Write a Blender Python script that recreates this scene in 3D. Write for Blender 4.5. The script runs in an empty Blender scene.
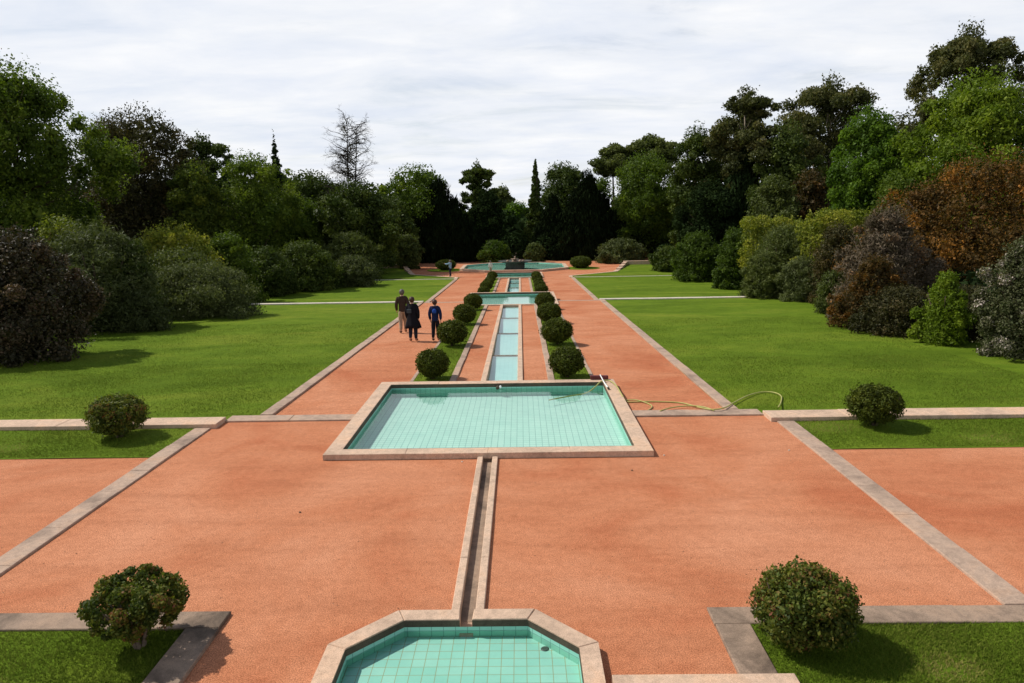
import bpy, bmesh, math, random
import numpy as np
from mathutils import Vector, Matrix

random.seed(7)
RNG = np.random.default_rng(11)
scene = bpy.context.scene
COL = scene.collection
rad = math.radians

# ------------------------------------------------------------------ camera
CAM = Vector((0.64, 0.0, 4.4))
FPX = 715.0
CX, CY = 512.0, 341.5
d_ = Vector((519.5 - CX, CY - 213.0, -FPX)).normalized()      # garden axis (+Y) in camera space
e_ = Vector((1.0, 0.0165, 0.0))
e_ = e_ - d_ * e_.dot(d_); e_.normalize()                     # world +X in camera space
z_ = e_.cross(d_)                                             # world +Z in camera space
ROT = Matrix((e_, d_, z_))                                    # rows: world axes in camera space
cam_data = bpy.data.cameras.new('camera')
cam = bpy.data.objects.new('camera', cam_data)
COL.objects.link(cam)
cam.matrix_world = Matrix.Translation(CAM) @ ROT.to_4x4()
cam_data.sensor_width = 36.0
cam_data.lens = 36.0 * FPX / 1024.0
cam_data.clip_start = 0.1
cam_data.clip_end = 5000
scene.camera = cam

def ray(px, py):
    return ROT @ Vector((px - CX, CY - py, -FPX))
def project(p):
    q = ROT.transposed() @ (Vector(p) - CAM)
    return CX + FPX * q.x / -q.z, CY - FPX * q.y / -q.z
def at(px, py, depth):
    """world point at a distance `depth` down the garden on the sight line of a measured point"""
    r = ray(px, py)
    return CAM + r * ((depth - CAM.y) / r.y)

PROF = [(-60, 0), (15.45, 0), (41.2, -0.62), (41.22, -0.88), (64, -1.36), (66, -1.40), (3000, -1.40)]
PY = [p[0] for p in PROF]; PZ = [p[1] for p in PROF]
def zp(y):
    return float(np.interp(y, PY, PZ))
def ground_pt(px, py, dz=0.0):
    r = ray(px, py)
    z = dz
    for _ in range(60):
        t = (z - CAM.z) / r.z
        y = CAM.y + r.y * t
        z = 0.5 * z + 0.5 * (zp(y) + dz)
    return CAM + r * ((z - CAM.z) / r.z)

# ------------------------------------------------------------------ materials
def new_mat(name):
    m = bpy.data.materials.new(name); m.use_nodes = True
    nt = m.node_tree
    for n in list(nt.nodes): nt.nodes.remove(n)
    out = nt.nodes.new('ShaderNodeOutputMaterial')
    return m, nt, out
def N(nt, kind, **kw):
    n = nt.nodes.new(kind)
    for k, v in kw.items():
        if k.startswith('i_'):
            key = k[2:].replace('_', ' ')
            n.inputs[key].default_value = v
        else:
            setattr(n, k, v)
    return n
def ramp(nt, fac, stops):
    r = nt.nodes.new('ShaderNodeValToRGB')
    el = r.color_ramp.elements
    while len(el) < len(stops): el.new(0.5)
    for e, (p, c) in zip(el, stops):
        e.position = p; e.color = (*c, 1) if len(c) == 3 else c
    nt.links.new(fac, r.inputs[0])
    return r
def mixc(nt, fac, a, b, mode='MIX'):
    m = nt.nodes.new('ShaderNodeMix'); m.data_type = 'RGBA'; m.blend_type = mode
    for s, v in ((0, fac), (6, a), (7, b)):
        if hasattr(v, 'is_linked') or hasattr(v, 'links'): nt.links.new(v, m.inputs[s])
        elif isinstance(v, (int, float)): m.inputs[s].default_value = v
        else: m.inputs[s].default_value = (*v, 1)
    return m.outputs[2]
def noise(nt, scale, detail=4, rough=0.6, vec=None, dist=0.0):
    n = N(nt, 'ShaderNodeTexNoise')
    n.inputs['Scale'].default_value = scale; n.inputs['Detail'].default_value = detail
    n.inputs['Roughness'].default_value = rough; n.inputs['Distortion'].default_value = dist
    if vec is not None: nt.links.new(vec, n.inputs['Vector'])
    return n.outputs['Fac']
def coords(nt, kind='Object', scale=None):
    t = N(nt, 'ShaderNodeTexCoord')
    o = t.outputs[kind]
    if scale:
        mp = N(nt, 'ShaderNodeMapping'); mp.inputs['Scale'].default_value = scale
        nt.links.new(o, mp.inputs['Vector']); o = mp.outputs[0]
    return o
def bump(nt, h, strength=0.3, dist=0.02, normal=None):
    b = N(nt, 'ShaderNodeBump'); b.inputs['Strength'].default_value = strength
    b.inputs['Distance'].default_value = dist
    nt.links.new(h, b.inputs['Height'])
    if normal is not None: nt.links.new(normal, b.inputs['Normal'])
    return b.outputs[0]
def principled(nt, out, color, rough=0.8, spec=0.3, normal=None, metal=0.0):
    p = N(nt, 'ShaderNodeBsdfPrincipled')
    if hasattr(color, 'links'): nt.links.new(color, p.inputs['Base Color'])
    else: p.inputs['Base Color'].default_value = (*color, 1)
    p.inputs['Roughness'].default_value = rough
    p.inputs['Specular IOR Level'].default_value = spec
    p.inputs['Metallic'].default_value = metal
    if normal is not None: nt.links.new(normal, p.inputs['Normal'])
    nt.links.new(p.outputs[0], out.inputs[0])
    return p
def simple(name, color, rough=0.7, spec=0.3, var=0.25, scale=12, metal=0.0):
    m, nt, out = new_mat(name)
    f = noise(nt, scale, 4, 0.6, coords(nt))
    lo = tuple(c * (1 - var) for c in color); hi = tuple(min(1, c * (1 + var)) for c in color)
    r = ramp(nt, f, [(0.3, lo), (0.7, hi)])
    principled(nt, out, r.outputs[0], rough, spec, bump(nt, f, 0.2, 0.01), metal)
    return m

def gravel_mat():
    m, nt, out = new_mat('red_gravel')
    c = coords(nt)
    big = noise(nt, 0.35, 5, 0.6, c, 0.6)
    streak = noise(nt, 1.0, 6, 0.65, coords(nt, 'Object', (0.5, 2.6, 1)), 0.4)
    mid = noise(nt, 9.0, 6, 0.75, c)
    fine = noise(nt, 70.0, 3, 0.8, c)
    base = ramp(nt, big, [(0.32, (0.41, 0.134, 0.060)), (0.47, (0.47, 0.182, 0.088)), (0.68, (0.53, 0.232, 0.124))]).outputs[0]
    st = ramp(nt, streak, [(0.3, (0.76, 0.72, 0.70)), (0.5, (1, 1, 1)), (0.72, (1.12, 1.15, 1.17))]).outputs[0]
    col = mixc(nt, 0.5, base, st, 'MULTIPLY')
    md = ramp(nt, mid, [(0.3, (0.80, 0.77, 0.75)), (0.6, (1.08, 1.08, 1.08))]).outputs[0]
    col = mixc(nt, 0.85, col, md, 'MULTIPLY')
    fn = ramp(nt, fine, [(0.34, (0.32, 0.3, 0.28)), (0.5, (1, 1, 1)), (0.66, (1.5, 1.55, 1.6))]).outputs[0]
    col = mixc(nt, 0.95, col, fn, 'MULTIPLY')
    v = N(nt, 'ShaderNodeTexVoronoi'); v.inputs['Scale'].default_value = 16
    nt.links.new(c, v.inputs['Vector'])
    vr = ramp(nt, v.outputs['Distance'], [(0.0, (0.35, 0.3, 0.28)), (0.11, (0.5, 0.45, 0.42)), (0.15, (1, 1, 1))]).outputs[0]
    sparse = ramp(nt, noise(nt, 2.3, 3, 0.6, c), [(0.52, (0, 0, 0)), (0.64, (1, 1, 1))]).outputs[0]
    col2 = mixc(nt, 1.0, col, vr, 'MULTIPLY')
    col = mixc(nt, sparse, col, col2)
    h = nt.nodes.new('ShaderNodeMath'); h.operation = 'ADD'
    nt.links.new(fine, h.inputs[0]); nt.links.new(mid, h.inputs[1])
    principled(nt, out, col, 0.95, 0.1, bump(nt, h.outputs[0], 0.55, 0.012))
    return m
def lawn_mat(name='lawn_grass', dark=(0.058, 0.095, 0.007), midc=(0.105, 0.163, 0.013), light=(0.15, 0.19, 0.02)):
    m, nt, out = new_mat(name)
    c = coords(nt)
    big = noise(nt, 0.22, 5, 0.6, coords(nt, 'Object', (0.6, 1.6, 1)), 0.8)
    mid = noise(nt, 1.7, 6, 0.7, c)
    fine = noise(nt, 28.0, 4, 0.8, coords(nt, 'Object', (1, 0.6, 1)))
    base = ramp(nt, big, [(0.34, tuple(0.5 * (a + b) for a, b in zip(dark, midc))), (0.5, midc), (0.68, light)]).outputs[0]
    md = ramp(nt, mid, [(0.3, (0.72, 0.76, 0.7)), (0.52, (1, 1, 1)), (0.75, (1.22, 1.12, 1.05))]).outputs[0]
    col = mixc(nt, 0.85, base, md, 'MULTIPLY')
    fn = ramp(nt, fine, [(0.32, (0.5, 0.55, 0.5)), (0.5, (1, 1, 1)), (0.7, (1.3, 1.3, 1.2))]).outputs[0]
    col = mixc(nt, 0.8, col, fn, 'MULTIPLY')
    h = nt.nodes.new('ShaderNodeMath'); h.operation = 'ADD'
    nt.links.new(fine, h.inputs[0]); nt.links.new(mid, h.inputs[1])
    principled(nt, out, col, 0.9, 0.03, bump(nt, h.outputs[0], 0.6, 0.03))
    return m
def blade_mat():
    m, nt, out = new_mat('grass_blades')
    a = N(nt, 'ShaderNodeAttribute'); a.attribute_name = 'tint'
    col = ramp(nt, a.outputs['Fac'], [(0.0, (0.07, 0.11, 0.010)), (0.5, (0.115, 0.165, 0.016)), (0.85, (0.19, 0.22, 0.035)), (1.0, (0.28, 0.25, 0.07))]).outputs[0]
    p = principled(nt, out, col, 0.8, 0.05)
    tr = N(nt, 'ShaderNodeBsdfTranslucent'); nt.links.new(col, tr.inputs[0]); mx = N(nt, 'ShaderNodeMixShader'); mx.inputs[0].default_value = 0.35
    nt.links.new(p.outputs[0], mx.inputs[1]); nt.links.new(tr.outputs[0], mx.inputs[2]); nt.links.new(mx.outputs[0], out.inputs[0])
    return m
def stone_mat(name, base, stain=0.4, warm=(1.1, 1.0, 0.9)):
    m, nt, out = new_mat(name)
    c = coords(nt)
    big = noise(nt, 1.3, 5, 0.65, c, 0.5)
    fine = noise(nt, 110, 3, 0.8, c)
    mid = noise(nt, 11, 5, 0.7, c)
    lo = tuple(v * (1 - stain) for v in base); hi = tuple(v * k for v, k in zip(base, warm))
    col = ramp(nt, big, [(0.33, lo), (0.52, base), (0.7, hi)]).outputs[0]
    col = mixc(nt, 0.8, col, ramp(nt, mid, [(0.3, (0.68, 0.68, 0.68)), (0.55, (1, 1, 1)), (0.75, (1.12, 1.1, 1.08))]).outputs[0], 'MULTIPLY')
    col = mixc(nt, 0.7, col, ramp(nt, fine, [(0.35, (0.5, 0.5, 0.5)), (0.52, (1, 1, 1)), (0.65, (1.25, 1.25, 1.25))]).outputs[0], 'MULTIPLY')
    h = nt.nodes.new('ShaderNodeMath'); h.operation = 'ADD'
    nt.links.new(fine, h.inputs[0]); nt.links.new(mid, h.inputs[1])
    principled(nt, out, col, 0.85, 0.25, bump(nt, h.outputs[0], 0.4, 0.01))
    return m
def tile_mat(name, c1, c2, grout, size=0.13, mortar=0.0035):
    m, nt, out = new_mat(name)
    uv = coords(nt, 'UV')
    b = N(nt, 'ShaderNodeTexBrick'); b.offset = 0.0; b.squash = 1.0
    nt.links.new(uv, b.inputs['Vector'])
    b.inputs['Scale'].default_value = 1.0
    b.inputs['Brick Width'].default_value = size; b.inputs['Row Height'].default_value = size
    b.inputs['Mortar Size'].default_value = mortar; b.inputs['Mortar Smooth'].default_value = 0.1
    b.inputs['Bias'].default_value = 0.0
    b.inputs['Color1'].default_value = (*c1, 1); b.inputs['Color2'].default_value = (*c2, 1)
    b.inputs['Mortar'].default_value = (*grout, 1)
    dirt = noise(nt, 1.6, 5, 0.65, uv, 0.4)
    col = mixc(nt, 0.6, b.outputs['Color'], ramp(nt, dirt, [(0.3, (0.8, 0.86, 0.85)), (0.6, (1.03, 1.02, 1.0))]).outputs[0], 'MULTIPLY')
    inv = nt.nodes.new('ShaderNodeMath'); inv.operation = 'SUBTRACT'; inv.inputs[0].default_value = 1
    nt.links.new(b.outputs['Fac'], inv.inputs[1])
    principled(nt, out, col, 0.35, 0.4, bump(nt, inv.outputs[0], 0.3, 0.003))
    return m
def water_mat():
    m, nt, out = new_mat('still_water')
    f = N(nt, 'ShaderNodeFresnel'); f.inputs['IOR'].default_value = 1.33
    nz = noise(nt, 5.0, 3, 0.5, coords(nt))
    bm = bump(nt, nz, 0.05, 0.02)
    nt.links.new(bm, f.inputs['Normal'])
    t = N(nt, 'ShaderNodeBsdfTransparent'); t.inputs[0].default_value = (0.95, 0.985, 0.975, 1)
    g = N(nt, 'ShaderNodeBsdfGlossy'); g.inputs['Roughness'].default_value = 0.03
    nt.links.new(bm, g.inputs['Normal'])
    mx = N(nt, 'ShaderNodeMixShader')
    nt.links.new(f.outputs[0], mx.inputs[0]); nt.links.new(t.outputs[0], mx.inputs[1]); nt.links.new(g.outputs[0], mx.inputs[2])
    nt.links.new(mx.outputs[0], out.inputs[0])
    return m
LEAFM = {}
def leaf_mat(name, cols, trans=0.2, gloss=0.12, rough=0.6):
    m, nt, out = new_mat(name)
    a = N(nt, 'ShaderNodeAttribute'); a.attribute_name = 'tint'
    n = len(cols)
    col = ramp(nt, a.outputs['Fac'], [(i / (n - 1), c) for i, c in enumerate(cols)]).outputs[0]
    p = N(nt, 'ShaderNodeBsdfPrincipled')
    nt.links.new(col, p.inputs['Base Color'])
    p.inputs['Roughness'].default_value = rough; p.inputs['Specular IOR Level'].default_value = gloss
    tr = N(nt, 'ShaderNodeBsdfTranslucent')
    nt.links.new(mixc(nt, 1.0, col, (1.5, 1.6, 0.7), 'MULTIPLY'), tr.inputs[0])
    mx = N(nt, 'ShaderNodeMixShader'); mx.inputs[0].default_value = trans
    nt.links.new(p.outputs[0], mx.inputs[1]); nt.links.new(tr.outputs[0], mx.inputs[2])
    nt.links.new(mx.outputs[0], out.inputs[0])
    LEAFM[name] = m
    return m

M = {}
M['gravel'] = gravel_mat()
M['lawn'] = lawn_mat()
M['blade'] = blade_mat()
M['soil'] = simple('leaf_litter_soil', (0.045, 0.032, 0.02), 0.95, 0.1, 0.5, 3)
M['stone'] = stone_mat('pale_granite', (0.60, 0.42, 0.295), 0.22)
M['stone_kerb'] = stone_mat('worn_granite', (0.44, 0.31, 0.225), 0.38)
M['stone_old'] = stone_mat('grey_mossy_granite', (0.31, 0.22, 0.155), 0.6, (1.25, 1.2, 1.15))
M['stone_dark'] = stone_mat('dark_granite', (0.10, 0.08, 0.055), 0.4)
M['fountain'] = stone_mat('weathered_fountain_stone', (0.075, 0.075, 0.065), 0.5)
M['stone_white'] = stone_mat('bleached_stone', (0.62, 0.55, 0.45), 0.2)
M['tile'] = tile_mat('turquoise_tile', (0.28, 0.58, 0.48), (0.34, 0.62, 0.52), (0.30, 0.30, 0.16))
M['tile_pale'] = tile_mat('pale_turquoise_tile', (0.42, 0.67, 0.58), (0.47, 0.70, 0.61), (0.15, 0.36, 0.32), mortar=0.006)
M['tile_wall'] = tile_mat('turquoise_wall_tile', (0.25, 0.56, 0.46), (0.29, 0.60, 0.49), (0.12, 0.30, 0.24))
M['tile_blue'] = tile_mat('pale_blue_tile', (0.36, 0.62, 0.60), (0.40, 0.66, 0.64), (0.25, 0.48, 0.46), mortar=0.003)
M['water'] = water_mat()
M['bark'] = simple('brown_bark', (0.075, 0.055, 0.038), 0.9, 0.1, 0.4, 6)
M['bark_pale'] = simple('pale_bark', (0.22, 0.18, 0.13), 0.9, 0.1, 0.35, 5)
M['stem'] = simple('grey_brown_stems', (0.16, 0.12, 0.09), 0.9, 0.1, 0.3, 20)
M['twig'] = simple('grey_twigs', (0.035, 0.028, 0.022), 0.9, 0.05, 0.3, 8)
leaf_mat('leaf_deep', [(0.027, 0.044, 0.007), (0.050, 0.074, 0.013), (0.101, 0.128, 0.020)], 0.2)
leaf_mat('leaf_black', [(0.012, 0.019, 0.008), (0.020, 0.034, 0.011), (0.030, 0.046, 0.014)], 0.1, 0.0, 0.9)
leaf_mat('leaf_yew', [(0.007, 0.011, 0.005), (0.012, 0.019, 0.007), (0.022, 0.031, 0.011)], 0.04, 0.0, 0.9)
leaf_mat('leaf_mid', [(0.040, 0.067, 0.009), (0.074, 0.114, 0.012), (0.152, 0.194, 0.022)], 0.32)
leaf_mat('leaf_vivid', [(0.036, 0.073, 0.008), (0.068, 0.125, 0.011), (0.130, 0.206, 0.020)], 0.35)
leaf_mat('leaf_lime', [(0.058, 0.094, 0.007), (0.111, 0.163, 0.012), (0.221, 0.275, 0.025)], 0.35)
leaf_mat('leaf_yellow', [(0.062, 0.094, 0.015), (0.163, 0.188, 0.022), (0.350, 0.325, 0.044)], 0.3)
leaf_mat('leaf_olive', [(0.043, 0.056, 0.014), (0.080, 0.101, 0.024), (0.145, 0.161, 0.042)], 0.25)
leaf_mat('leaf_brown', [(0.025, 0.027, 0.011), (0.048, 0.046, 0.015), (0.105, 0.074, 0.028)], 0.2)
leaf_mat('leaf_grey', [(0.053, 0.067, 0.021), (0.098, 0.116, 0.038), (0.194, 0.217, 0.076)], 0.2)
leaf_mat('leaf_euc', [(0.038, 0.045, 0.014), (0.067, 0.075, 0.021), (0.143, 0.127, 0.041)], 0.22)
leaf_mat('leaf_rust', [(0.040, 0.035, 0.012), (0.115, 0.061, 0.014), (0.345, 0.143, 0.022)], 0.25)
leaf_mat('leaf_heath', [(0.05, 0.042, 0.022), (0.105, 0.08, 0.048), (0.17, 0.13, 0.09), (0.28, 0.13, 0.03)], 0.1)
leaf_mat('leaf_bronze', [(0.020, 0.020, 0.008), (0.042, 0.036, 0.014), (0.15, 0.095, 0.055)], 0.12, 0.25)
leaf_mat('leaf_blossom', [(0.03, 0.045, 0.012), (0.06, 0.07, 0.025), (0.10, 0.10, 0.05), (0.60, 0.50, 0.45)], 0.15)
leaf_mat('leaf_box', [(0.031, 0.042, 0.007), (0.056, 0.073, 0.009), (0.126, 0.143, 0.017)], 0.22, 0.1)
leaf_mat('leaf_box_bronze', [(0.027, 0.043, 0.007), (0.060, 0.087, 0.012), (0.135, 0.145, 0.022), (0.210, 0.080, 0.042)], 0.28, 0.15)

# ------------------------------------------------------------------ object helpers
def tag(o, label=None, cat=None, group=None, kind=None):
    if label: o['label'] = label
    if cat: o['category'] = cat
    if group: o['group'] = group
    if kind: o['kind'] = kind
    return o
def link(name, me, mat=None, parent=None):
    o = bpy.data.objects.new(name, me); COL.objects.link(o)
    if mat is not None:
        for mm in (mat if isinstance(mat, (list, tuple)) else [mat]): me.materials.append(mm)
    if parent is not None: o.parent = parent
    return o
def empty(name, loc, rz=0.0):
    o = bpy.data.objects.new(name, None); COL.objects.link(o)
    o.location = loc; o.rotation_euler = (0, 0, rz); o.empty_display_size = 0.3
    return o
def copy_tree(o, parent=None):
    c = o.copy(); COL.objects.link(c)
    if parent is not None: c.parent = parent
    for ch in [x for x in bpy.data.objects if x.parent == o]:
        copy_tree(ch, c)
    return c

class MB:
    def __init__(s): s.v = []; s.f = []; s.uv = []
    def quad(s, pts, uvs=None):
        b = len(s.v); s.v += [tuple(p) for p in pts]; s.f.append(tuple(range(b, b + len(pts))))
        s.uv += list(uvs) if uvs else [(p[0], p[1]) for p in pts]
    def box(s, x0, x1, y0, y1, z0, z1, zf=None, ch=0.0):
        """box whose top may follow the slope: z0,z1 are offsets when zf is given; ch = chamfer"""
        def zz(x, y, z): return (zf(y) + z) if zf else z
        c = ch
        b = len(s.v)
        low = [(x0, y0), (x1, y0), (x1, y1), (x0, y1)]
        for x, y in low: s.v.append((x, y, zz(x, y, z0)))
        for x, y in low: s.v.append((x, y, zz(x, y, z1 - c)))
        top = [(x0 + c, y0 + c), (x1 - c, y0 + c), (x1 - c, y1 - c), (x0 + c, y1 - c)]
        for x, y in top: s.v.append((x, y, zz(x, y, z1)))
        fs = [(0, 3, 2, 1)]
        for i in range(4):
            j = (i + 1) % 4
            fs.append((i, j, 4 + j, 4 + i)); fs.append((4 + i, 4 + j, 8 + j, 8 + i))
        fs.append((8, 9, 10, 11))
        for f in fs:
            s.f.append(tuple(b + k for k in f))
            s.uv += [(s.v[b + k][0], s.v[b + k][1]) for k in f]
    def prism(s, poly, z0, z1):
        n = len(poly)
        s.quad([(x, y, z1) for x, y in poly])
        for i in range(n):
            a, c = poly[i], poly[(i + 1) % n]
            s.quad([(a[0], a[1], z0), (c[0], c[1], z0), (c[0], c[1], z1), (a[0], a[1], z1)])
    def build(s, name, mat, parent=None, smooth=False):
        me = bpy.data.meshes.new(name); me.from_pydata(s.v, [], s.f)
        uvl = me.uv_layers.new(name='UVMap')
        for i, uv in enumerate(s.uv): uvl.data[i].uv = uv
        if smooth:
            me.polygons.foreach_set('use_smooth', [True] * len(me.polygons))
        me.update()
        return link(name, me, mat, parent)

def tube_mesh(mb, pts, radii, seg=8, cap=True):
    pts = [Vector(p) for p in pts]
    if not hasattr(radii, '__len__'): radii = [radii] * len(pts)
    rings = []
    up = Vector((0.13, 0.21, 1)).normalized()
    for i, p in enumerate(pts):
        t = (pts[min(i + 1, len(pts) - 1)] - pts[max(i - 1, 0)])
        if t.length < 1e-6: t = Vector((0, 0, 1))
        t.normalize()
        a = t.cross(up)
        if a.length < 0.05: a = t.cross(Vector((1, 0, 0)))
        a.normalize(); b = t.cross(a)
        base = len(mb.v)
        for k in range(seg):
            an = 2 * math.pi * k / seg
            q = p + (a * math.cos(an) + b * math.sin(an)) * radii[i]
            mb.v.append(tuple(q))
        rings.append(base)
    for i in range(len(rings) - 1):
        for k in range(seg):
            f = (rings[i] + k, rings[i] + (k + 1) % seg, rings[i + 1] + (k + 1) % seg, rings[i + 1] + k)
            mb.f.append(f); mb.uv += [(0, 0)] * 4
    if cap:
        for r, rev in ((rings[0], True), (rings[-1], False)):
            f = tuple(r + k for k in range(seg)); mb.f.append(f[::-1] if rev else f); mb.uv += [(0, 0)] * seg
def smooth_path(pts, n=8):
    pts = [Vector(p) for p in pts]; out = []
    P = [pts[0]] + pts + [pts[-1]]
    for i in range(1, len(P) - 2):
        for k in range(n):
            t = k / n; a, b, c, d = P[i - 1], P[i], P[i + 1], P[i + 2]
            out.append(0.5 * ((2 * b) + (c - a) * t + (2 * a - 5 * b + 4 * c - d) * t * t + (3 * b - a - 3 * c + d) * t ** 3))
    out.append(pts[-1]); return out
def lathe(mb, prof, seg=32, c=(0, 0)):
    base = len(mb.v)
    for r, z in prof:
        for k in range(seg):
            a = 2 * math.pi * k / seg
            mb.v.append((c[0] + r * math.cos(a), c[1] + r * math.sin(a), z))
    for i in range(len(prof) - 1):
        for k in range(seg):
            mb.f.append((base + i * seg + k, base + i * seg + (k + 1) % seg, base + (i + 1) * seg + (k + 1) % seg, base + (i + 1) * seg + k))
            mb.uv += [(0, 0)] * 4

# ------------------------------------------------------------------ layout of the garden (metres)
CB = 0.10                                  # the lower garden's axis
XL, XR = CB - 5.06, CB + 5.06              # gravel edges of the broad path
POOL1 = (-3.02, 3.02, 12.45, 18.15)
POOL2 = (CB - 2.62, CB + 2.62, 38.7, 45.0)
POOL3 = (CB - 2.62, CB + 2.62, 64.0, 69.6)
OCT = (1.38, 0.75, 5.87)                   # half width, half side, centre y (outer)

def sheet(name, outer, holes, dz, mat, step=1.0, jitter=0.006, extra=None):
    x0, x1, y0, y1 = outer
    xs = set([x0, x1]); ys = set([y0, y1])
    for h in holes:
        for v in h[:2]:
            if x0 < v < x1: xs.add(v)
        for v in h[2:]:
            if y0 < v < y1: ys.add(v)
    for v in PY:
        if y0 < v < y1: ys.add(v)
    def fill(s, lo, hi):
        s = sorted(s); out = []
        for a, b in zip(s[:-1], s[1:]):
            k = max(1, int((b - a) / step)); out += [a + (b - a) * i / k for i in range(k)]
        return out + [s[-1]]
    xs, ys = fill(xs, x0, x1), fill(ys, y0, y1)
    idx = {}; v = []; f = []
    def vid(i, j):
        if (i, j) not in idx:
            idx[(i, j)] = len(v)
            w = jitter * math.sin(xs[i] * 1.7 + 1.3 * math.sin(ys[j] * 0.9)) * math.cos(ys[j] * 1.3)
            v.append((xs[i], ys[j], zp(ys[j]) + dz + w))
        return idx[(i, j)]
    for i in range(len(xs) - 1):
        for j in range(len(ys) - 1):
            cx, cy = 0.5 * (xs[i] + xs[i + 1]), 0.5 * (ys[j] + ys[j + 1])
            if any(h[0] < cx < h[1] and h[2] < cy < h[3] for h in holes): continue
            f.append((vid(i, j), vid(i + 1, j), vid(i + 1, j + 1), vid(i, j + 1)))
    for poly in (extra or []):
        b = len(v); v += [(x, y, zp(y) + dz) for x, y in poly]; f.append(tuple(range(b, b + len(poly))))
    me = bpy.data.meshes.new(name); me.from_pydata(v, [], f); me.update()
    return link(name, me, mat)

W = 26.0
a, s_, yc = OCT
oct_box = (-a, a, yc - a, yc + a)
cut = [((-a, yc + a), (-a, yc + s_), (-s_, yc + a)), ((a, yc + a), (s_, yc + a), (a, yc + s_)),
       ((-a, yc - a), (-s_, yc - a), (-a, yc - s_)), ((a, yc - a), (a, yc - s_), (s_, yc - a))]
lawns = [(-W, XL - 0.02, 15.15, 66), (XR + 0.02, W, 15.15, 66),
         (-W, -6.2, 12.8, 14.9), (6.2, W, 12.8, 14.9)]
beds = [(-W, -2.95, 3.2, 7.15), (2.95, W, 3.2, 7.15)]
strips = [(CB - 2.42, CB - 1.35, 18.1, 38.75), (CB + 1.35, CB + 2.42, 18.1, 38.75),
          (CB - 2.42, CB - 1.35, 45.0, 64.05), (CB + 1.35, CB + 2.42, 45.0, 64.05)]
RILLW = 0.42
rills = [(-0.11, 0.11, 7.2, 12.6), (CB - RILLW - 0.02, CB + RILLW + 0.02, 18.1, 38.8), (CB - RILLW - 0.02, CB + RILLW + 0.02, 44.9, 64.1)]
def shrink(p, k): return (p[0] + k, p[1] - k, p[2] + k, p[3] - k)
holes = [oct_box] + lawns + beds + strips + rills + [shrink(p, 0.15) for p in (POOL1, POOL2, POOL3)]
tag(sheet('gravel_path', (-W, W, -8, 92), holes, 0.0, M['gravel'], jitter=0.0, extra=cut), 'red gravel paths and forecourt', kind='structure')
for nm, rects in (('lawn', lawns), ('grass_bed', beds), ('grass_strip', strips)):
    for r in rects:
        r = (r[0] - .02, r[1] + .02, r[2] - .08, r[3] + (.02 if r[3] != 66 else 0))
        tag(sheet(nm, r, [], 0.012, M['lawn'], 0.7, 0.012), kind='structure')
# far lawn wedges beside the round fountain court
for sgn in (-1, 1):
    mb = MB()
    poly = [(5.1, 64), (W, 64), (W, 79.2), (12.2, 79.2), (9.9, 70)]
    pts = [(CB * 0 + sgn * x + (0.0), y, zp(y) + 0.02) for x, y in poly]
    if sgn < 0: pts = pts[::-1]
    # split at the profile breaks by fanning from above: the court is level beyond y = 66
    mb.quad([(sgn * 5.1, 66.02, -1.375), (sgn * W, 66.02, -1.375), (sgn * W, 79.2, -1.375), (sgn * 12.2, 79.2, -1.375), (sgn * 9.9, 70, -1.375)][::sgn])
    tag(mb.build('lawn', M['lawn']), kind='structure')
# the wooded ground all round, as one great sheet with the garden cut out of it
def ground_sheet():
    xs = [-1500, -400, -120, -60, -W, W, 60, 120, 400, 1500]
    ys = [-400, -60, -8, 15.45, 41.2, 41.22, 64, 66, 92, 200, 500, 1800]
    v = []; f = []
    for y in ys:
        for x in xs: v.append((x, y, zp(y)))
    n = len(xs)
    for j in range(len(ys) - 1):
        for i in range(n - 1):
            if xs[i] == -W and -8 <= ys[j] < 92: continue
            f.append((j * n + i, j * n + i + 1, (j + 1) * n + i + 1, (j + 1) * n + i))
    me = bpy.data.meshes.new('ground'); me.from_pydata(v, [], f); me.update()
    return tag(link('ground', me, M['soil']), kind='structure')
ground_sheet()

# ------------------------------------------------------------------ kerbs
def kerb(name, x0, x1, y0, y1, top, mat, seg=1.2, bottom=-0.15, label=None, cat='kerb', group=None, kind='structure', follow=True, z=None, parent=None, gap=0.0015):
    mb = MB(); along_y = (y1 - y0) > (x1 - x0)
    L = (y1 - y0) if along_y else (x1 - x0)
    n = max(1, round(L / seg)); cuts = [0] + sorted([(i + random.uniform(-0.15, 0.15)) / n for i in range(1, n)]) + [1]
    for i in range(n):
        t0, t1 = cuts[i] * L, cuts[i + 1] * L
        j = random.uniform(-0.005, 0.004); w = random.uniform(-0.006, 0.006)
        if along_y: bx = (x0 + w, x1 + w, y0 + t0 + gap, y0 + t1 - gap)
        else: bx = (x0 + t0 + gap, x0 + t1 - gap, y0 + w, y1 + w)
        if follow: mb.box(*bx, bottom, top + j, zf=zp, ch=0.008)
        else: mb.box(*bx, z + bottom, z + top + j, ch=0.008)
    o = mb.build(name, mat, parent)
    if parent is None: tag(o, label, cat if kind is None else None, group, kind)
    return o
K = M['stone_kerb']
# forecourt strips
kerb('stone_edging', -6.30, -5.96, 7.37, 14.5, 0.035, K)
kerb('stone_edging', 5.98, 6.33, 7.37, 14.5, 0.03, K)
kerb('stone_edging', -W, -2.67, 7.03, 7.36, 0.045, M['stone_old'], 1.5)
kerb('stone_edging', 2.67, W, 7.03, 7.36, 0.035, M['stone_old'], 1.5)
kerb('stone_edging', -3.04, -2.67, 3.2, 7.022, 0.05, M['stone_old'], 1.5)
kerb('stone_edging', 2.67, 3.04, 3.2, 7.022, 0.04, M['stone_old'], 1.5)
# cross strip in the gravel beside the square pool
kerb('stone_edging', -5.86, -3.03, 15.0, 15.42, 0.038, K)
kerb('stone_edging', 3.03, 5.86, 15.0, 15.42, 0.038, K)
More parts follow.
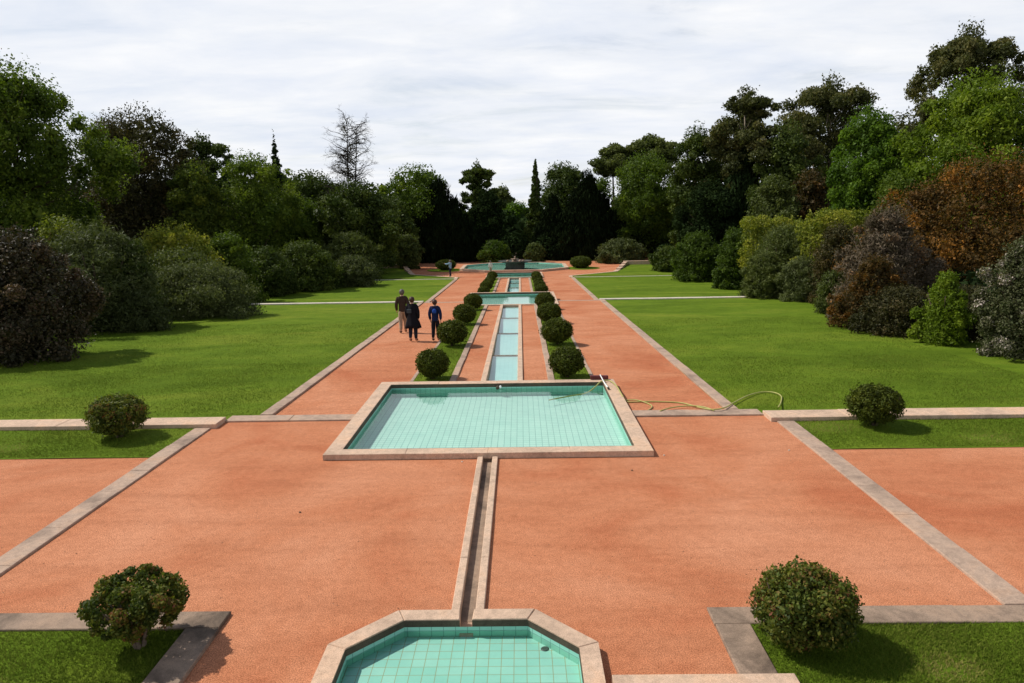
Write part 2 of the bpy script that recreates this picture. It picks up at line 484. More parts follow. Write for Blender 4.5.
# low kerb walls at the first drop
kerb('low_stone_wall', -W, -5.86, 14.53, 15.08, 0.10, M['stone'], 1.7, label='long low pale stone kerb wall at the near edge of the left lawn', cat='low wall', kind=None)
kerb('low_stone_wall', 5.86, W, 14.53, 15.08, 0.10, M['stone'], 1.7, label='long low pale stone kerb wall at the near edge of the right lawn', cat='low wall', kind=None)
# edging between path and lawns, two flights
for x0, x1 in ((XL - 0.28, XL), (XR, XR + 0.28)):
    kerb('stone_edging', x0, x1, 15.43, 40.93, 0.05, K, 1.3)
    kerb('stone_edging', x0, x1, 41.6, 64.0, 0.05, K, 1.3)
kerb('low_stone_wall', -17.0, XL - 0.05, 40.95, 41.4, 0.07, M['stone_white'], 2.0, follow=False, z=-0.62, label='low white kerb wall crossing the left lawn halfway down the garden', cat='low wall', kind=None, bottom=-0.5)
kerb('low_stone_wall', XR + 0.05, 15.5, 40.95, 41.4, 0.07, M['stone_white'], 2.0, follow=False, z=-0.62, label='low white kerb wall crossing the right lawn halfway down the garden', cat='low wall', kind=None, bottom=-0.5)
kerb('stone_step', XL - 0.34, POOL2[0] - 0.01, 40.85, 41.19, 0.01, K, 1.2)
kerb('stone_step', POOL2[1] + 0.01, XR + 0.34, 40.85, 41.19, 0.01, K, 1.2)
kerb('stone_edging', -W, XL - 0.3, 64.05, 64.3, 0.05, M['stone_white'], 1.5)
kerb('stone_edging', XR + 0.3, W, 64.05, 64.3, 0.05, M['stone_white'], 1.5)
# hedge-strip kerbs
for y0, y1 in ((18.16, 38.69), (45.01, 63.99)):
    kerb('stone_edging', CB - 1.43, CB - 1.25, y0, y1, 0.05, K)
    kerb('stone_edging', CB + 1.25, CB + 1.43, y0, y1, 0.05, K)
    kerb('stone_edging', CB - 2.52, CB - 2.42, y0, y1, 0.03, K)
    kerb('stone_edging', CB + 2.42, CB + 2.52, y0, y1, 0.03, K)
# pale slab by the near corner
kerb('stone_slab', 1.45, 3.17, 5.72, 6.10, 0.10, M['stone'], 1.8, label='pale stone slab at the bottom edge right of the octagonal pool', cat='stone slab', kind=None)
# diagonal kerbs and stepped low walls beside the fountain court
def bar(mb, a_, b_, w, h, z0=None):
    a_, b_ = Vector(a_), Vector(b_); t = (b_ - a_); t.z = 0; t.normalize(); n = Vector((-t.y, t.x, 0)) * w / 2
    P = [a_ - n, b_ - n, b_ + n, a_ + n]
    lo = [Vector((p.x, p.y, p.z - 0.5)) for p in P]; hi = [Vector((p.x, p.y, p.z + h)) for p in P]
    mb.quad(hi)
    for i in range(4):
        j = (i + 1) % 4; mb.quad([lo[i], lo[j], hi[j], hi[i]])
for sgn, side in ((-1, 'left'), (1, 'right')):
    mb = MB()
    bar(mb, (sgn * 5.2, 66.0, -1.4), (sgn * 9.9, 70.0, -1.4), 0.3, 0.05)
    bar(mb, (sgn * 5.2, 64.2, -1.37), (sgn * 5.25, 65.95, -1.4), 0.3, 0.055)
    tag(mb.build('stone_edging', M['stone']), kind='structure')
    w_ = empty('stepped_stone_wall', (sgn * 12, 79, -1.4))
    mb = MB(); steps = [((9.9, 70.02), (10.5, 72.2), .06), ((10.5, 72.25), (11.1, 74.5), .16), ((11.1, 74.55), (11.7, 76.9), .26), ((11.7, 76.95), (12.25, 79.0), .36)]
    for p, q, h in steps: bar(mb, (sgn * p[0] - sgn * 12, p[1] - 79, 0), (sgn * q[0] - sgn * 12, q[1] - 79, 0), 0.45, h)
    mb.build('stepped_kerb', M['stone'], w_)
    mb = MB(); bar(mb, (sgn * .05, 0.25, 0), (sgn * 9, 0.25, 0), 0.45, 0.42); mb.build('wall_run', M['stone'], w_)
    tag(w_, 'low pale stepped stone wall at the far end of the %s lawn' % side, 'low wall')

# ------------------------------------------------------------------ pools
def rect_pool(name, P, rim, cop, depth, dark, label, floor_mat, water=None, wall_mat=None):
    x0, x1, y0, y1 = P
    root = empty(name, ((x0 + x1) / 2, (y0 + y1) / 2, rim))
    ox, oy = root.location.x, root.location.y
    mb = MB()
    def run(bx, along_x, n):
        L0, L1 = (bx[0], bx[1]) if along_x else (bx[2], bx[3])
        for i in range(n):
            q0 = L0 + (L1 - L0) * i / n + 0.001; q1 = L0 + (L1 - L0) * (i + 1) / n - 0.001
            b = (q0, q1, bx[2], bx[3]) if along_x else (bx[0], bx[1], q0, q1)
            mb.box(b[0] - ox, b[1] - ox, b[2] - oy, b[3] - oy, -0.11, random.uniform(-0.003, 0.003), ch=0.006)
    n = max(2, round((x1 - x0) / 1.5)); m_ = max(2, round((y1 - y0) / 1.5))
    run((x0, x1, y0, y0 + cop), True, n); run((x0, x1, y1 - cop, y1), True, n)
    run((x0, x0 + cop, y0 + cop + .004, y1 - cop - .004), False, m_); run((x1 - cop, x1, y0 + cop + .004, y1 - cop - .004), False, m_)
    mb.build('coping', M['stone'], root)
    # plinth below the coping (outside), stone band and tile wall (inside)
    mb = MB(); i_ = 0.03
    X0, X1, Y0, Y1 = x0 + i_ - ox, x1 - i_ - ox, y0 + i_ - oy, y1 - i_ - oy
    def ring(X0, X1, Y0, Y1, z0, z1, inward):
        c = [(X0, Y0), (X1, Y0), (X1, Y1), (X0, Y1)]
        for i in range(4):
            p, q = c[i], c[(i + 1) % 4]
            L = math.dist(p, q)
            pts = [(p[0], p[1], z0), (q[0], q[1], z0), (q[0], q[1], z1), (p[0], p[1], z1)]
            uv = [(0, z0), (L, z0), (L, z1), (0, z1)]
            if inward: pts = pts[::-1]; uv = uv[::-1]
            mb.quad(pts, uv)
    ring(X0, X1, Y0, Y1, -0.7, -0.1, False)
    mb.build('plinth', M['stone_old'], root)
    mb = MB(); c2 = cop + 0.01
    X0, X1, Y0, Y1 = x0 + c2 - ox, x1 - c2 - ox, y0 + c2 - oy, y1 - c2 - oy
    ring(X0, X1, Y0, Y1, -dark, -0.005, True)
    mb.build('inner_band', M['stone_dark'], root)  # dark tone takes in the shade below the coping besides wet wall stone
    mb = MB()
    ring(X0, X1, Y0, Y1, -depth, -dark, True)
    mb.build('tiled_wall', wall_mat or M['tile_wall'], root)
    mb = MB(); mb.quad([(X0, Y0, -depth), (X1, Y0, -depth), (X1, Y1, -depth), (X0, Y1, -depth)])
    mb.build('tiled_floor', floor_mat, root)
    if water is not None:
        mb = MB(); e = 0.001; mb.quad([(X0 + e, Y0 + e, -water), (X1 - e, Y0 + e, -water), (X1 - e, Y1 - e, -water), (X0 + e, Y1 - e, -water)])
        mb.build('water', M['water'], root)
    tag(root, label, 'pool')
    return root
p1 = rect_pool('square_pool', POOL1, 0.115, 0.30, 0.33, 0.10, 'large square turquoise tiled pool with a wide granite rim in the middle ground', M['tile_pale'], 0.125)
p2 = rect_pool('cross_pool', POOL2, -0.50, 0.22, 0.34, 0.12, 'wide pale turquoise pool across the axis halfway down the garden', M['tile_pale'], 0.15)
p3 = rect_pool('cross_pool', POOL3, -1.26, 0.22, 0.34, 0.12, 'narrow looking turquoise pool just in front of the round stone fountain', M['tile'], 0.15)
# dark outlet with its white marker in the far wall of the square pool
mb = MB(); tube_mesh(mb, [(0.02, 2.53, -0.10), (0.02, 2.44, -0.10)], 0.045, 12); mb.build('outlet', M['stone_dark'], p1)
mb = MB(); tube_mesh(mb, [(0.09, 2.50, -0.075), (0.09, 2.42, -0.075)], 0.028, 12); mb.build('outlet_cap', simple('white_plastic', (0.8, 0.8, 0.78), 0.4), p1)

def octa(h, s, c=(0, 0)):
    return [(c[0] + x, c[1] + y) for x, y in ((h, s), (s, h), (-s, h), (-h, s), (-h, -s), (-s, -h), (s, -h), (h, -s))]
def oct_pool(name, cx, cy, h, s, rim, cop, depth, dark, label, floor_mat, water, notch=False, low=-0.6):
    root = empty(name, (cx, cy, rim))
    O = octa(h, s); k = math.tan(rad(22.5))
    hi = h - cop; si = s - cop * k
    I = octa(hi, si); mb = MB()
    for i in range(8):
        p, q, r, t = O[i], O[(i + 1) % 8], I[(i + 1) % 8], I[i]
        parts = [(0, 1)]
        if notch and i == 1:
            parts = [(0, 0.5 - 0.075 / (2 * s) * 1), (0.5 + 0.075 / (2 * s), 1)]
        for a0, a1 in parts:
            g = 0.002
            L = lambda A, B, u: (A[0] + (B[0] - A[0]) * u, A[1] + (B[1] - A[1]) * u)
            a0_, a1_ = a0 + (g if a0 == 0 else 0), a1 - (g if a1 == 1 else 0)
            poly = [L(p, q, a0_), L(p, q, a1_), L(t, r, a1_), L(t, r, a0_)]
            c = 0.01
            cen = (sum(v[0] for v in poly) / 4, sum(v[1] for v in poly) / 4)
            zt = random.uniform(-0.002, 0.002)
            top = []
            for v in poly:
                dx, dy = cen[0] - v[0], cen[1] - v[1]; l = math.hypot(dx, dy)
                top.append((v[0] + dx / l * c, v[1] + dy / l * c))
            lo = [(v[0], v[1], low) for v in poly]; mi = [(v[0], v[1], zt - c) for v in poly]; tp = [(v[0], v[1], zt) for v in top]
            mb.quad(tp)
            for j in range(4):
                jj = (j + 1) % 4; mb.quad([lo[j], lo[jj], mi[jj], mi[j]]); mb.quad([mi[j], mi[jj], tp[jj], tp[j]])
    mb.build('coping', M['stone'], root)
    I2 = octa(hi + 0.008, si + 0.003)
    for nm, z0, z1, mt in (('inner_band', -dark, -0.012, M['stone_dark']), ('tiled_wall', -depth, -dark, M['tile_wall'])):  # inner band colour holds coping shade as well as wet stone
        mb = MB(); I3 = octa(hi - (0.004 if nm == 'inner_band' else 0.006), si - 0.002)
        for i in range(8):
            if notch and i == 1 and nm == 'inner_band': continue
            p, q = I3[i], I3[(i + 1) % 8]; L = math.dist(p, q)
            mb.quad([(p[0], p[1], z0), (q[0], q[1], z0), (q[0], q[1], z1), (p[0], p[1], z1)], [(0, z0), (L, z0), (L, z1), (0, z1)])
        if notch and nm == 'inner_band':
            p, q = I3[1], I3[2]
            for u0, u1 in ((0, 0.5 - .075 / (2 * s)), (.5 + .075 / (2 * s), 1)):
                A = (p[0] + (q[0] - p[0]) * u0, p[1]); B = (p[0] + (q[0] - p[0]) * u1, p[1])
                mb.quad([(A[0], A[1], z0), (B[0], B[1], z0), (B[0], B[1], z1), (A[0], A[1], z1)])
        mb.build(nm, mt, root)
    mb = MB(); I3 = octa(hi - 0.002, si); mb.quad([(x, y, -depth) for x, y in I3]); mb.build('tiled_floor', floor_mat, root)
    if water:
        mb = MB(); I4 = octa(hi - 0.007, si - .002); mb.quad([(x, y, -water) for x, y in I4]); mb.build('water', M['water'], root)
    tag(root, label, 'pool')
    return root
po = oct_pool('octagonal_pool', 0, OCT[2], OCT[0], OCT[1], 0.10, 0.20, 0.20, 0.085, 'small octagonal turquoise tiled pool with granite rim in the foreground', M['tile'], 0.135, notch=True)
mb = MB(); lathe(mb, [(0.0, 0.008), (0.035, 0.008), (0.045, 0.0)], 16, (0, 0)); dr = mb.build('drain', simple('dark_metal_drain', (0.05, 0.07, 0.06), 0.5), po)
gp = ground_pt(545, 649, -0.10); dr.location = (gp.x, gp.y - OCT[2], -0.199)

mb = MB(); mb.box(-0.0745, 0.0745, OCT[0] - 0.215, OCT[0] + 0.03, -0.35, -0.16, ch=0.004); mb.build('spout', M['stone_kerb'], po)
# rills --------------------------------------------------------------
def rill(name, cx, hw, cop, y0, y1, n, label, tile, lips):
    root = empty(name, (cx, y0, zp(y0)))
    for sx in (-1, 1):
        mb = MB(); L = y1 - y0; k = max(2, round(L / 1.3))
        xa, xb = (hw, hw + cop) if sx > 0 else (-hw - cop, -hw)
        z0 = zp(y0)
        for i in range(k):
            a0, a1 = L * i / k + 0.003, L * (i + 1) / k - 0.003
            mb.box(xa, xb, a0, a1, -0.35, 0.05 + random.uniform(-.003, .003), zf=lambda yy: zp(yy + y0) - z0, ch=0.008)
        mb.build('coping', M['stone'], root)
    ys = [y0 + (y1 - y0) * i / n for i in range(n + 1)]
    mf = MB()
    z0 = zp(y0)
    for i in range(n):
        a0, a1 = ys[i] - y0, ys[i + 1] - y0
        zf = zp(ys[i + 1]) - z0 - 0.10 if n > 1 else -0.055
        mf.quad([(-hw, a0, zf), (hw, a0, zf), (hw, a1, zf), (-hw, a1, zf)])
        if n > 1:
            mw = MB(); mw.quad([(-hw, a0 + .01, zf + 0.05), (hw, a0 + .01, zf + 0.05), (hw, a1 - .05, zf + 0.05), (-hw, a1 - .05, zf + 0.05)])
            mw.build('water', M['water'], root)
            ml = MB(); ml.box(-hw, hw, a1 - 0.035, a1 + 0.0, zf - 0.3, zf + 0.06, ch=0.005); ml.build('weir', M['stone_old'], root)
    mf.build('channel_floor', tile, root)
    tag(root, label, 'water channel')
    return root
rill('narrow_rill', 0.0, 0.085, 0.10, OCT[2] + OCT[0] + 0.004, POOL1[2] + 0.04, 1, 'narrow empty stone channel joining the octagonal pool to the square pool', M['stone_old'], False)
rill('stepped_rill', CB, RILLW, 0.15, POOL1[3] + 0.005, POOL2[2] - 0.005, 4, 'long pale blue tiled water channel stepping down between the near pairs of round bushes', M['tile_blue'], True)
rill('stepped_rill', CB, RILLW, 0.15, POOL2[3] + 0.005, POOL3[2] - 0.005, 4, 'far tiled water channel between the two rows of small distant bushes', M['tile_blue'], True)

# far fountain --------------------------------------------------------
FY = 77.0; FX = CB
fp = oct_pool('fountain_pool', FX - .1, FY, 5.65, 2.9, -1.18, 0.4, 0.20, 0.05, 'big octagonal turquoise pool around the dark stone fountain at the far end', M['tile'], 0.10, low=-0.5)
fo = empty('stone_fountain', (FX, FY - 2.0, -1.4))
mb = MB(); lathe(mb, [(1.15, 0), (1.2, 0.1), (1.05, 0.16), (1.0, 0.25), (1.0, 0.85), (1.08, 0.95)], 40); mb.build('drum', M['fountain'], fo, True)
mb = MB(); lathe(mb, [(1.0, 0.93), (1.35, 1.0), (1.7, 1.12), (1.78, 1.22), (1.72, 1.22), (1.6, 1.14), (0.3, 1.08), (0.0, 1.08)], 40); mb.build('dish', M['fountain'], fo, True)
mb = MB(); lathe(mb, [(0.32, 1.08), (0.3, 1.2), (0.16, 1.28), (0.14, 1.36), (0.42, 1.44), (0.46, 1.5), (0.1, 1.5), (0.08, 1.66), (0.13, 1.74), (0.05, 1.84), (0, 1.86)], 20); mb.build('finial', M['stone_old'], fo, True)
for k in range(7):
    mb = MB(); an = 2 * math.pi * k / 7
    lathe(mb, [(0.12, 1.1), (0.16, 1.2), (0.10, 1.3), (0.0, 1.33)], 10, (0.85 * math.cos(an), 0.85 * math.sin(an)))
    mb.build('rock', M['stone_old'], fo, True)
fo.scale = (1, 1, .74)
tag(fo, 'dark round stone fountain with raised dish and pale finial at the end of the axis', 'fountain')

# ------------------------------------------------------------------ foliage
def leaf_mesh(name, lobes, n, leaf, mat, parent, rng, orient='out', aspect=1.7, shell=0.16, cull=True, jit=0.9, tintbias=0.0, loc=None, interior=0.0, rag=0.0):
    L = np.asarray(lobes, float)                     # cx cy cz rx ry rz tint
    area = (L[:, 3] * L[:, 4] + L[:, 3] * L[:, 5] + L[:, 4] * L[:, 5])
    k = rng.choice(len(L), n, p=area / area.sum())
    d = rng.normal(size=(n, 3)); d /= np.linalg.norm(d, axis=1)[:, None]
    r = 1 - np.abs(rng.normal(size=n)) * shell + rng.normal(size=n) * 0.05
    big = rng.random(n) < interior
    r[big] *= 0.25 + 0.5 * rng.random(big.sum())
    R = L[k, 3:6]
    if rag > 0:
        q0 = L[k, :3] + d * R; lam = float(np.mean(L[:, 3])) * 1.1; nn = np.zeros(n)
        for o_ in range(5):
            w = rng.normal(size=3); w *= (2 * math.pi / (lam * (1.0, .75, .5, .38, .28)[o_])) / np.linalg.norm(w)
            nn += np.sin(q0 @ w + rng.uniform(0, 6.28)) * (1, .9, .7, .6, .5)[o_]
        r = r * (1 + rag * nn / 2.2)
    p = L[k, :3] + d * R * r[:, None]
    keep = p[:, 2] > -0.02
    if cull and len(L) < 200:
        inside = np.zeros(n, bool)
        for j in range(len(L)):
            q = (p - L[j, :3]) / L[j, 3:6]
            inside |= ((q * q).sum(1) < 0.45) & (k != j)
        keep &= ~inside | (rng.random(n) < 0.12) | (big & (rng.random(n) < .5))
    p = p[keep]; d = d[keep]; k = k[keep]; big = big[keep]; n = len(p)
    nr = d + rng.normal(size=(n, 3)) * jit; nr /= np.linalg.norm(nr, axis=1)[:, None]
    if orient == 'hang':
        t = np.tile(np.array([0, 0, -1.0]), (n, 1)) + rng.normal(size=(n, 3)) * 0.15
    else:
        t = rng.normal(size=(n, 3)); t[:, 2] -= 0.25
    t -= nr * (t * nr).sum(1)[:, None]; t /= np.linalg.norm(t, axis=1)[:, None] + 1e-9
    b = np.cross(nr, t)
    sz = leaf * (rng.uniform(0.6, 1.4, n) * np.where(big, 2.6, 1.0))[:, None]
    hl = sz * 0.5 * aspect ** 0.5; hw = sz * 0.5 / aspect ** 0.5
    v = np.empty((n, 4, 3), np.float32)
    v[:, 0] = p - t * hl; v[:, 1] = p + b * hw - t * hl * 0.1 + nr * hw * 0.3; v[:, 2] = p + t * hl; v[:, 3] = p - b * hw - t * hl * 0.1 + nr * hw * 0.3
    tint = np.clip(L[k, 6] * 0.6 + rng.random(n) * 0.55 - 0.08 + tintbias, 0, 1).astype(np.float32)
    me = bpy.data.meshes.new(name)
    me.vertices.add(4 * n); me.loops.add(4 * n); me.polygons.add(n)
    me.vertices.foreach_set('co', v.reshape(-1))
    me.loops.foreach_set('vertex_index', np.arange(4 * n, dtype=np.int32))
    me.polygons.foreach_set('loop_start', np.arange(0, 4 * n, 4, dtype=np.int32))
    me.polygons.foreach_set('loop_total', np.full(n, 4, np.int32))
    at_ = me.attributes.new('tint', 'FLOAT', 'FACE'); at_.data.foreach_set('value', tint)
    me.update(calc_edges=True)
    o = link(name, me, mat, parent)
    return o

def clumps(H, base, W, D, prof, K, rc, rng, core=0.72, flat=0.8, ripple=0.25, fillin=.3):
    """clump lobes spread over an envelope. prof(t) radius 0..1 for t in 0..1 between base and H"""
    out = []
    ph = rng.uniform(0, 6.28, 4)
    for i in range(K):
        t = rng.uniform(0, 1) ** 0.9
        a_ = rng.uniform(0, 2 * math.pi)
        R = prof(t) * (1 + ripple * (math.sin(2 * a_ + ph[0] + 3 * t) * .5 + math.sin(3 * a_ + ph[1] - 5 * t) * .5))
        r = rc * rng.uniform(0.65, 1.35) * (.3 + .7 * min(1, prof(t)))
        rho = max(0.0, R - 0.55 * r) * (1 - fillin + fillin * rng.random() ** .5)
        z = base + t * (H - base - r * W * flat)
        out.append((rho * W * math.cos(a_), rho * D * math.sin(a_), max(z, r * W * 0.3), r * W, r * min(D, W) , r * W * flat, rng.random()))
    for i in range(max(4, K // 6) if prof(.93) > .3 else 0):
        a_ = rng.uniform(0, 2 * math.pi); R = prof(.93) * rng.uniform(.25, 1.0); r = rc * rng.uniform(.7, 1.15)
        out.append((R * W * .85 * math.cos(a_), R * D * .85 * math.sin(a_), H - r * W * flat * rng.uniform(1.0, 1.5) - (H - base) * .10 * R * R, r * W, r * min(D, W), r * W * flat, rng.random()))
    # crown top
    q = rc * min(1, prof(.97) + .12)
    out.append((rng.uniform(-.1, .1) * W * prof(.95), 0, H - q * W * flat, q * W, q * W, q * W * flat, 0.5))
    m = 5
    for i in range(m):
        t = (i + .5) / m
        R = prof(t) * core
        if R > 0.05:
            out.append((0, 0, base + t * (H - base), R * W, R * D, (H - base) / m * 0.9, 0.35))
    return out

def branchy(mb, base, tip, r0, rng, nlimb=6, spread=0.35, lo=0.35, seg=7, W=1.0, D=1.0):
    base, tip = Vector(base), Vector(tip)
    pts = []; rr = []
    off = Vector((0, 0, 0)); h = (tip - base).length
    for i in range(9):
        t = i / 8
        pts.append(base.lerp(tip, t) + off); rr.append(r0 * (1 - 0.85 * t) * (1.35 if i == 0 else 1))
        off = off + Vector((rng.normal() * 0.012 * h, rng.normal() * 0.012 * h, 0))
    tube_mesh(mb, pts, rr, seg)
    for k in range(nlimb):
        t = lo + (0.95 - lo) * (k + rng.random() * .8) / nlimb
        i = min(7, int(t * 8)); p = pts[i].lerp(pts[i + 1], t * 8 - i)
        an = rng.uniform(0, 6.28); l = spread * (1.1 - 0.5 * t)
        e = p + Vector((math.cos(an) * l * W, math.sin(an) * l * D, l * max(W, D) * rng.uniform(0.3, 0.8)))
        m1 = p.lerp(e, 0.5) + Vector((0, 0, -0.06 * l * W))
        r = r0 * (1 - 0.85 * t) * 0.55
        tube_mesh(mb, [p, m1, e], [r, r * .65, r * .15], 5)

def prof_round(t): return math.sqrt(max(0.0, 1 - (2 * t - 1) ** 3.4 * 0.93)) if t > .5 else (0.72 + 0.28 * math.sin(math.pi * t))
def prof_dome(t): return max(0.02, (1 - t ** 4.5)) ** 0.5
def prof_cone(t): return max(0.03, 1 - t) ** 0.8
def prof_column(t): return (0.35 + 1.3 * t if t < .5 else 1.0) * max(0.02, 1 - max(0, t - .35) / .65) ** 0.7
def prof_top(t): return 0.45 + 0.55 * math.sin(math.pi * min(1, t * 0.75 + .12)) if t < .8 else math.sqrt(max(0, 1 - ((t - .6) / .4) ** 2)) * .95
def prof_ell(t): return math.sqrt(max(.02, 1 - t * t))
def prof_peak(t): return max(.03, 1 - t ** 1.7) ** .8
def prof_box(t): return 1.0 if t < .85 else 0.85
PROFS = dict(round=prof_round, dome=prof_dome, cone=prof_cone, column=prof_column, top=prof_top, box=prof_box, peak=prof_peak, ell=prof_ell)

TREES = []
def plant(name, label, cat, px, top, hw, D, mat, prof='round', base=0.25, K=34, rc=0.26, leaf=0.2, n=16000, dr=1.0, orient='out', trunk=True,
          core=0.72, flat=0.8, bark='bark', group=None, jit=0.9, nlimb=7, aspect=1.7, cull=True, tb=0.0, seed=None, foot=None, interior=0.08, shell=0.22, ripple=0.33, fillin=.3, rag=.2):
    seed = seed if seed is not None else abs(int(px * 13 + top * 7 + D * 3))
    rng = np.random.default_rng(seed)
    P = at(px, top, D); gz = zp(D) if foot is None else foot
    H = P.z - gz
    Wd = hw / FPX * D * 1.0
    root = empty(name, (P.x, D, gz))
    K = int(K * 1.5); rc *= .84; n = int(n * 1.55); leaf *= .76
    lob = clumps(H, H * base, Wd, Wd * dr, PROFS[prof], K, rc, rng, core, flat, ripple, fillin)
    lob = np.array(lob)
    for _ in range(4):
        tp = min(project((root.location.x + l[0], D + l[1], gz + l[2] + l[5] * .97))[1] for l in lob)
        xa = min(project((root.location.x + l[0] - l[3] * .97, D + l[1], gz + l[2]))[0] for l in lob)
        xb = max(project((root.location.x + l[0] + l[3] * .97, D + l[1], gz + l[2]))[0] for l in lob)
        hz = project((root.location.x, D, gz))[1]
        fz = (hz - top) / (hz - tp); fx = 2 * hw / (xb - xa)
        lob[:, [2, 5]] *= fz; H *= fz; lob[:, [0, 3]] *= fx; lob[:, [1, 4]] *= fx ** .5
        root.location.x += (px - 0.5 * (xa + xb)) * D / FPX
    crown_name = 'crown' if trunk else 'foliage'
    leaf_mesh(crown_name, lob, n, leaf, LEAFM[mat], root, rng, orient, aspect, cull=cull, jit=jit, tintbias=tb, interior=interior, shell=shell, rag=rag)
    mb = MB()
    if trunk:
        branchy(mb, (0, 0, -0.15), (0, 0, H * 0.88), max(0.1, H * 0.022), rng, nlimb, 0.6, 0.25, W=Wd, D=Wd * dr)
        mb.build('trunk', M[bark], root, True)
    else:
        for k in range(5):
            an = rng.uniform(0, 6.28); R = Wd * 0.5
            tube_mesh(mb, [(0.1 * math.cos(an), .1 * math.sin(an), -0.1), (R * .5 * math.cos(an), R * .5 * dr * math.sin(an), H * .4), (R * math.cos(an), R * dr * math.sin(an), H * .75)],
                      [0.02 * H, 0.014 * H, 0.004 * H], 6)
        mb.build('stems', M[bark], root, True)
    tag(root, label, cat, group)
    return root

exec_trees = True
GT = 'trees closing in the garden'
def T(*a_, **k):
    a_ = list(a_); a_[4] *= 1.12
    return plant('broadleaf_tree', *a_, **dict(dict(group=GT), **k))

# ---- left side trees
T('huge dense green tree at the far left edge of the picture', 'tree', 18, 55, 110, 43, 'leaf_mid', base=0.12, interior=.16, K=60, rc=0.20, n=44000, leaf=0.17, cull=True)
T('dark brownish evergreen tree just right of the huge left tree', 'tree', 145, 106, 60, 64, 'leaf_brown', base=0.15, K=46, rc=0.22, n=26000, leaf=0.2)
T('brown green evergreen filling the gap behind the huge left tree', 'tree', 112, 112, 42, 66, 'leaf_brown', base=0.1, K=36, n=15000, leaf=0.2)
plant('pine_tree', 'open dark pine with ragged flat tufts above the left shrubs', 'pine', 205, 133, 40, 72, 'leaf_deep', base=0.35, K=24, rc=0.28, n=13000, leaf=0.24, core=0.35, flat=0.5, group=GT)
T('small autumn tinted tree in front of the dark pine on the left', 'tree', 196, 160, 28, 62, 'leaf_yellow', base=0.2, K=26, n=11000, leaf=0.2, tb=-0.3)
T('feathery light green tree left of the thin pointed cypress', 'tree', 255, 151, 48, 66, 'leaf_mid', base=0.12, K=44, rc=0.22, n=22000, leaf=0.19, tb=0.12)
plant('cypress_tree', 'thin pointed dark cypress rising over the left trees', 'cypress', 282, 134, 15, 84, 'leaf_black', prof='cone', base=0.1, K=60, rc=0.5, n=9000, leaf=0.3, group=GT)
T('low dark leafy tree between the thin cypress and the bare tree', 'tree', 312, 170, 42, 80, 'leaf_deep', base=0.1, K=34, n=16000, leaf=0.26)
T('mid green rounded tree below the thin cypress on the left', 'tree', 300, 196, 36, 72, 'leaf_mid', base=0.05, K=34, n=17000, leaf=0.22, tb=-0.12)
T('dark broad tree filling the space under the bare tree', 'tree', 358, 180, 40, 73, 'leaf_deep', base=0.05, K=36, n=17000, leaf=0.26)
T('sunlit green tree behind the left weeping tree', 'tree', 412, 164, 48, 92, 'leaf_mid', base=0.1, K=40, n=18000, leaf=0.28)
T('dark tree standing left of the left weeping tree', 'tree', 388, 196, 28, 84, 'leaf_deep', base=0.02, K=34, n=14000, leaf=0.27)
def weeping(label, px, top, hw, D, K=34):
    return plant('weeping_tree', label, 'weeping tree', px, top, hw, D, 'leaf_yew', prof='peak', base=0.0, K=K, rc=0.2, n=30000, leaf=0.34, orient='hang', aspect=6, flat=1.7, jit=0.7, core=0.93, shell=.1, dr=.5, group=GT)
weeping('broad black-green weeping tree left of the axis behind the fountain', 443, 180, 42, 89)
plant('pine_tree', 'tall open pine with separate tufts right of the left weeping tree', 'pine', 480, 162, 26, 98, 'leaf_deep', base=0.2, K=36, rc=0.26, fillin=.8, rag=.35, n=11000, leaf=0.33, core=0.3, flat=0.55, group=GT)
T('dark narrow tree just left of the gap at the end of the axis', 'tree', 489, 190, 20, 94, 'leaf_black', base=0.02, K=34, n=12000, leaf=0.3)
T('bright distant green tree seen through the gap on the axis', 'tree', 516, 202, 22, 125, 'leaf_vivid', base=0.02, K=34, n=12000, leaf=0.36)
T('far tree with a pale olive crown right of the gap on the axis', 'tree', 503, 186, 14, 140, 'leaf_olive', base=0.1, K=30, n=9000, leaf=0.4)
plant('cypress_tree', 'tall pointed conifer just right of the gap on the axis', 'cypress', 534, 160, 15, 95, 'leaf_deep', prof='cone', base=0.05, K=60, rc=0.3, n=15000, leaf=0.3, group=GT)
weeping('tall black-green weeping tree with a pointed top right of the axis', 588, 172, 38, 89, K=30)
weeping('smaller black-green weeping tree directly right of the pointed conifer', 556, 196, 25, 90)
T('dark green tree rising behind the right weeping trees', 'tree', 565, 162, 28, 102, 'leaf_deep', base=0.15, K=36, n=16000, leaf=0.3)
plant('umbrella_pine', 'left umbrella pine of the rounded pair on the right skyline', 'pine', 615, 143, 26, 112, 'leaf_olive', prof='top', base=0.72, K=22, rc=0.34, n=12000, leaf=0.34, core=0.5, flat=0.6, group=GT)
plant('umbrella_pine', 'right umbrella pine of the rounded pair on the right skyline', 'pine', 650, 134, 30, 112, 'leaf_olive', prof='top', base=0.74, K=22, rc=0.34, n=12000, leaf=0.34, core=0.5, flat=0.6, group=GT)
T('large round mid green oak right of the tall weeping tree', 'oak', 645, 152, 48, 92, 'leaf_mid', base=0.04, K=54, rc=0.21, n=28000, leaf=0.25, tb=-0.05)
T('dark upright tree between the oak and the first eucalyptus', 'tree', 694, 124, 26, 80, 'leaf_deep', base=0.1, K=50, rc=0.34, n=20000, leaf=0.26)
T('dark tree low behind the right shrubs left of the eucalyptus', 'tree', 710, 180, 34, 72, 'leaf_black', base=0.0, K=40, n=16000, leaf=0.24)
